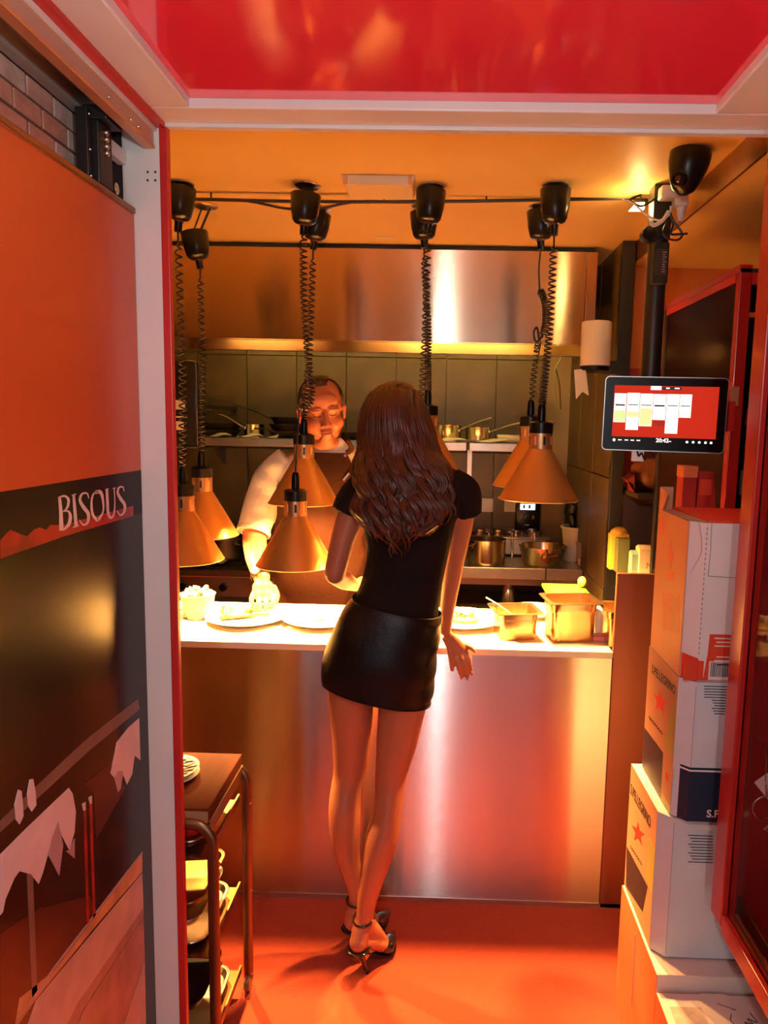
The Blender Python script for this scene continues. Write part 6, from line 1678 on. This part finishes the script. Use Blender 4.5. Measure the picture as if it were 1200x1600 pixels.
# skin: head, neck, forearms, hands
H0 = e(503, 642, 2.85)
ROT = Matrix.Rotation(math.radians(-7), 3, 'Y') @ Matrix.Rotation(math.radians(16), 3, 'Z') @ Matrix.Rotation(math.radians(14), 3, 'X')
def hp(x, f, z): return H0+ROT @ Vector((x, -f, z))
cs = MB()
def el(x, f, z, rx, rf, rz): cs.ellipsoid(hp(x, f, z), (rx, rf, rz), 24, 16, ROT)
el(0, -.008, .040, .083, .100, .092); el(0, .030, -.040, .072, .066, .085); el(0, .035, .025, .074, .062, .06)
for s in (-1, 1):
    el(s*.040, .062, -.038, .034, .030, .034); el(s*.087, -.012, -.012, .010, .022, .034); el(s*.090, -.008, .006, .010, .016, .014)
    el(s*.031, .081, .004, .0165, .011, .0085); el(s*.0135, .104, -.034, .0095, .010, .0085); el(s*.034, .088, .020, .024, .010, .007)
el(0, .076, -.098, .030, .022, .022); el(0, .045, -.116, .056, .048, .032); el(0, .080, .050, .055, .020, .035)
cs.tube([hp(0, .092, .016), hp(0, .104, -.008), hp(0, .117, -.029)], [.010, .0115, .0135], 12); el(0, .119, -.030, .0135, .012, .011)
el(0, .097, -.0615, .024, .009, .0062); el(0, .096, -.073, .021, .010, .0075); el(0, .094, -.085, .022, .008, .008)
cs.tube([hp(0, -.005, -.07), e(512, 690, 2.885), e(512, 715, 2.915)], [.064, .066, .075], 20)
# his right arm reaching to the plate
limb(cs, [e(512, 716, 2.93), e(455, 728, 2.925), e(424, 765, 2.90), e(404, 812, 2.86), e(398, 838, 2.80), e(401, 870, 2.705), e(409, 903, 2.615)], [.05, .05, .048, .048, .048, .043, .031])
cs.ellipsoid(e(411, 918, 2.585), (.040, .034, .032), 16, 10); cs.ellipsoid(e(411, 928, 2.57), (.041, .030, .028), 16, 10)
for (a, b, c_, r) in [((397, 926, 2.57), (393, 936, 2.545), (395, 946, 2.535), .0095), ((406, 931, 2.56), (404, 941, 2.53), (404, 952, 2.52), .0098), ((415, 932, 2.56), (416, 942, 2.53), (415, 953, 2.52), .0098), ((424, 929, 2.565), (427, 939, 2.54), (425, 950, 2.53), .0092), ((428, 918, 2.58), (433, 930, 2.565), (431, 942, 2.55), .0105)]:
    limb(cs, [e(*a), e(*b), e(*c_)], [r*1.1, r, r*.8], 4, 12)
# his left arm behind the woman
limb(cs, [e(512, 716, 2.93), e(560, 728, 2.925), e(590, 765, 2.90), e(598, 815, 2.87), e(598, 848, 2.82), e(590, 885, 2.71), e(575, 918, 2.63)], [.05, .05, .048, .046, .046, .040, .030])
cs.ellipsoid(e(572, 930, 2.60), (.036, .034, .026), 16, 10)
for k in range(4):
    a = e(566+k*5, 936, 2.585); limb(cs, [a, a+Vector((.0, -.025, -.010)), a+Vector((0, -.04, -.026))], [.0105, .0098, .008], 4, 12)
a = e(586, 930, 2.60); limb(cs, [a, a+Vector((.012, -.024, -.010)), a+Vector((.008, -.04, -.024))], [.011, .010, .0085], 4, 12)
skin = fused('body', cs, M_skin, ch, 0.0042, 3)
# face details
def line(pts, r, name, m, flat=1.0): MB().tube(spline([hp(*p) for p in pts], 4), r, 8, flat=flat).build(name, m, skin, True)
M_brow = mat('eyebrow_hair', (0.16, 0.05, 0.025), .7)
for s in (-1, 1):
    line([(s*.012, .1005, .026), (s*.030, .0995, .032), (s*.050, .084, .027)], [.0016]+[.0034]*7+[.0012], 'eyebrow', M_brow, .5)
    line([(s*.016, .0915, .000), (s*.030, .0935, -.0035), (s*.046, .084, .0005)], [.0008]+[.0018]*7+[.0008], 'eyelashes', mat('lash', (.03, .01, .006), .6))
    MB().ellipsoid(hp(s*.0075, .120, -.0375), (.0034, .003, .0022), 10, 8).build('nostril', mat('lash', (.03, .01, .006), .6), skin, True)
line([(-.024, .0985, -.0655), (-.010, .1055, -.068), (0, .1065, -.0675), (.010, .1055, -.067), (.026, .0965, -.0625)], [.0006]+[.0012]*15+[.0006], 'mouth_line', mat('mouth_dark', (.10, .02, .015), .5))
MB().ellipsoid(hp(0, .1005, -.0740), (.0165, .0055, .0042), 20, 10, ROT).build('lower_lip', M_lip, skin, True)
# short receding hair
hb = MB(); hb.ellipsoid((0, 0, 0), (.0865, .1035, .0955), 48, 30)
keep = []
import itertools
for f in hb.f:
    c_ = sum((hb.v[i] for i in f), Vector())/len(f)
    fr, z = -c_.y, c_.z
    hl = -.030+.04*max(0, -fr/.1)           # lower hairline: falls toward the nape
    front = .052+.030*math.cos(c_.x/.03) if z > .05 else .018-.02*max(0, (.02-z)/.05)
    if fr > .02:
        ok = z > .074+.010*abs(c_.x)/.03-(.012 if abs(c_.x) < .022 else 0) and fr < .066
        ok = ok or (abs(c_.x) > .074 and z > -.02 and fr < .045)
    else: ok = z > -.03-.6*max(0, -fr-.02)
    if ok: keep.append(f)
used = sorted(set(itertools.chain(*keep))); ix = {o: i for i, o in enumerate(used)}
h2 = MB().add([H0+ROT @ (hb.v[i]+Vector((0, .008, .040))) for i in used], [[ix[i] for i in f] for f in keep])
ho = h2.build('hair', M_hairc, ch, 'all')
sd_ = ho.modifiers.new('s', 'SOLIDIFY'); sd_.thickness = .006; sd_.offset = 0
# wrist watch
wc0 = e(407, 899, 2.622); dv = (e(409, 903, 2.615)-e(401, 870, 2.69)).normalized()
wt = thing('wrist_watch', 'dark strapped wrist watch on the chef\'s wrist', 'watch', wc0-Vector((0, 0, .02)))
MB().lathe(wc0, [(.0350, -.009), (.0365, -.008), (.0365, .008), (.0350, .009)], 32, dv, cap=False).build('strap', mat('watch_strap', (.006, .003, .002), .6, spec=.1), wt, True)
fn = Vector((-.15, -.9, .45)); fn = (fn-dv*fn.dot(dv)).normalized()
MB().lathe(wc0+fn*.034, [(.016, 0), (.017, .002), (.017, .007), (.014, .008)], 24, fn).build('case', M_screw, wt, True)
MB().lathe(wc0+fn*.0422, [(.013, 0), (.013, .0006)], 24, fn).build('dial', mat('watch_dial', (.04, .02, .02), .2), wt, True)
bpy.context.view_layer.update()
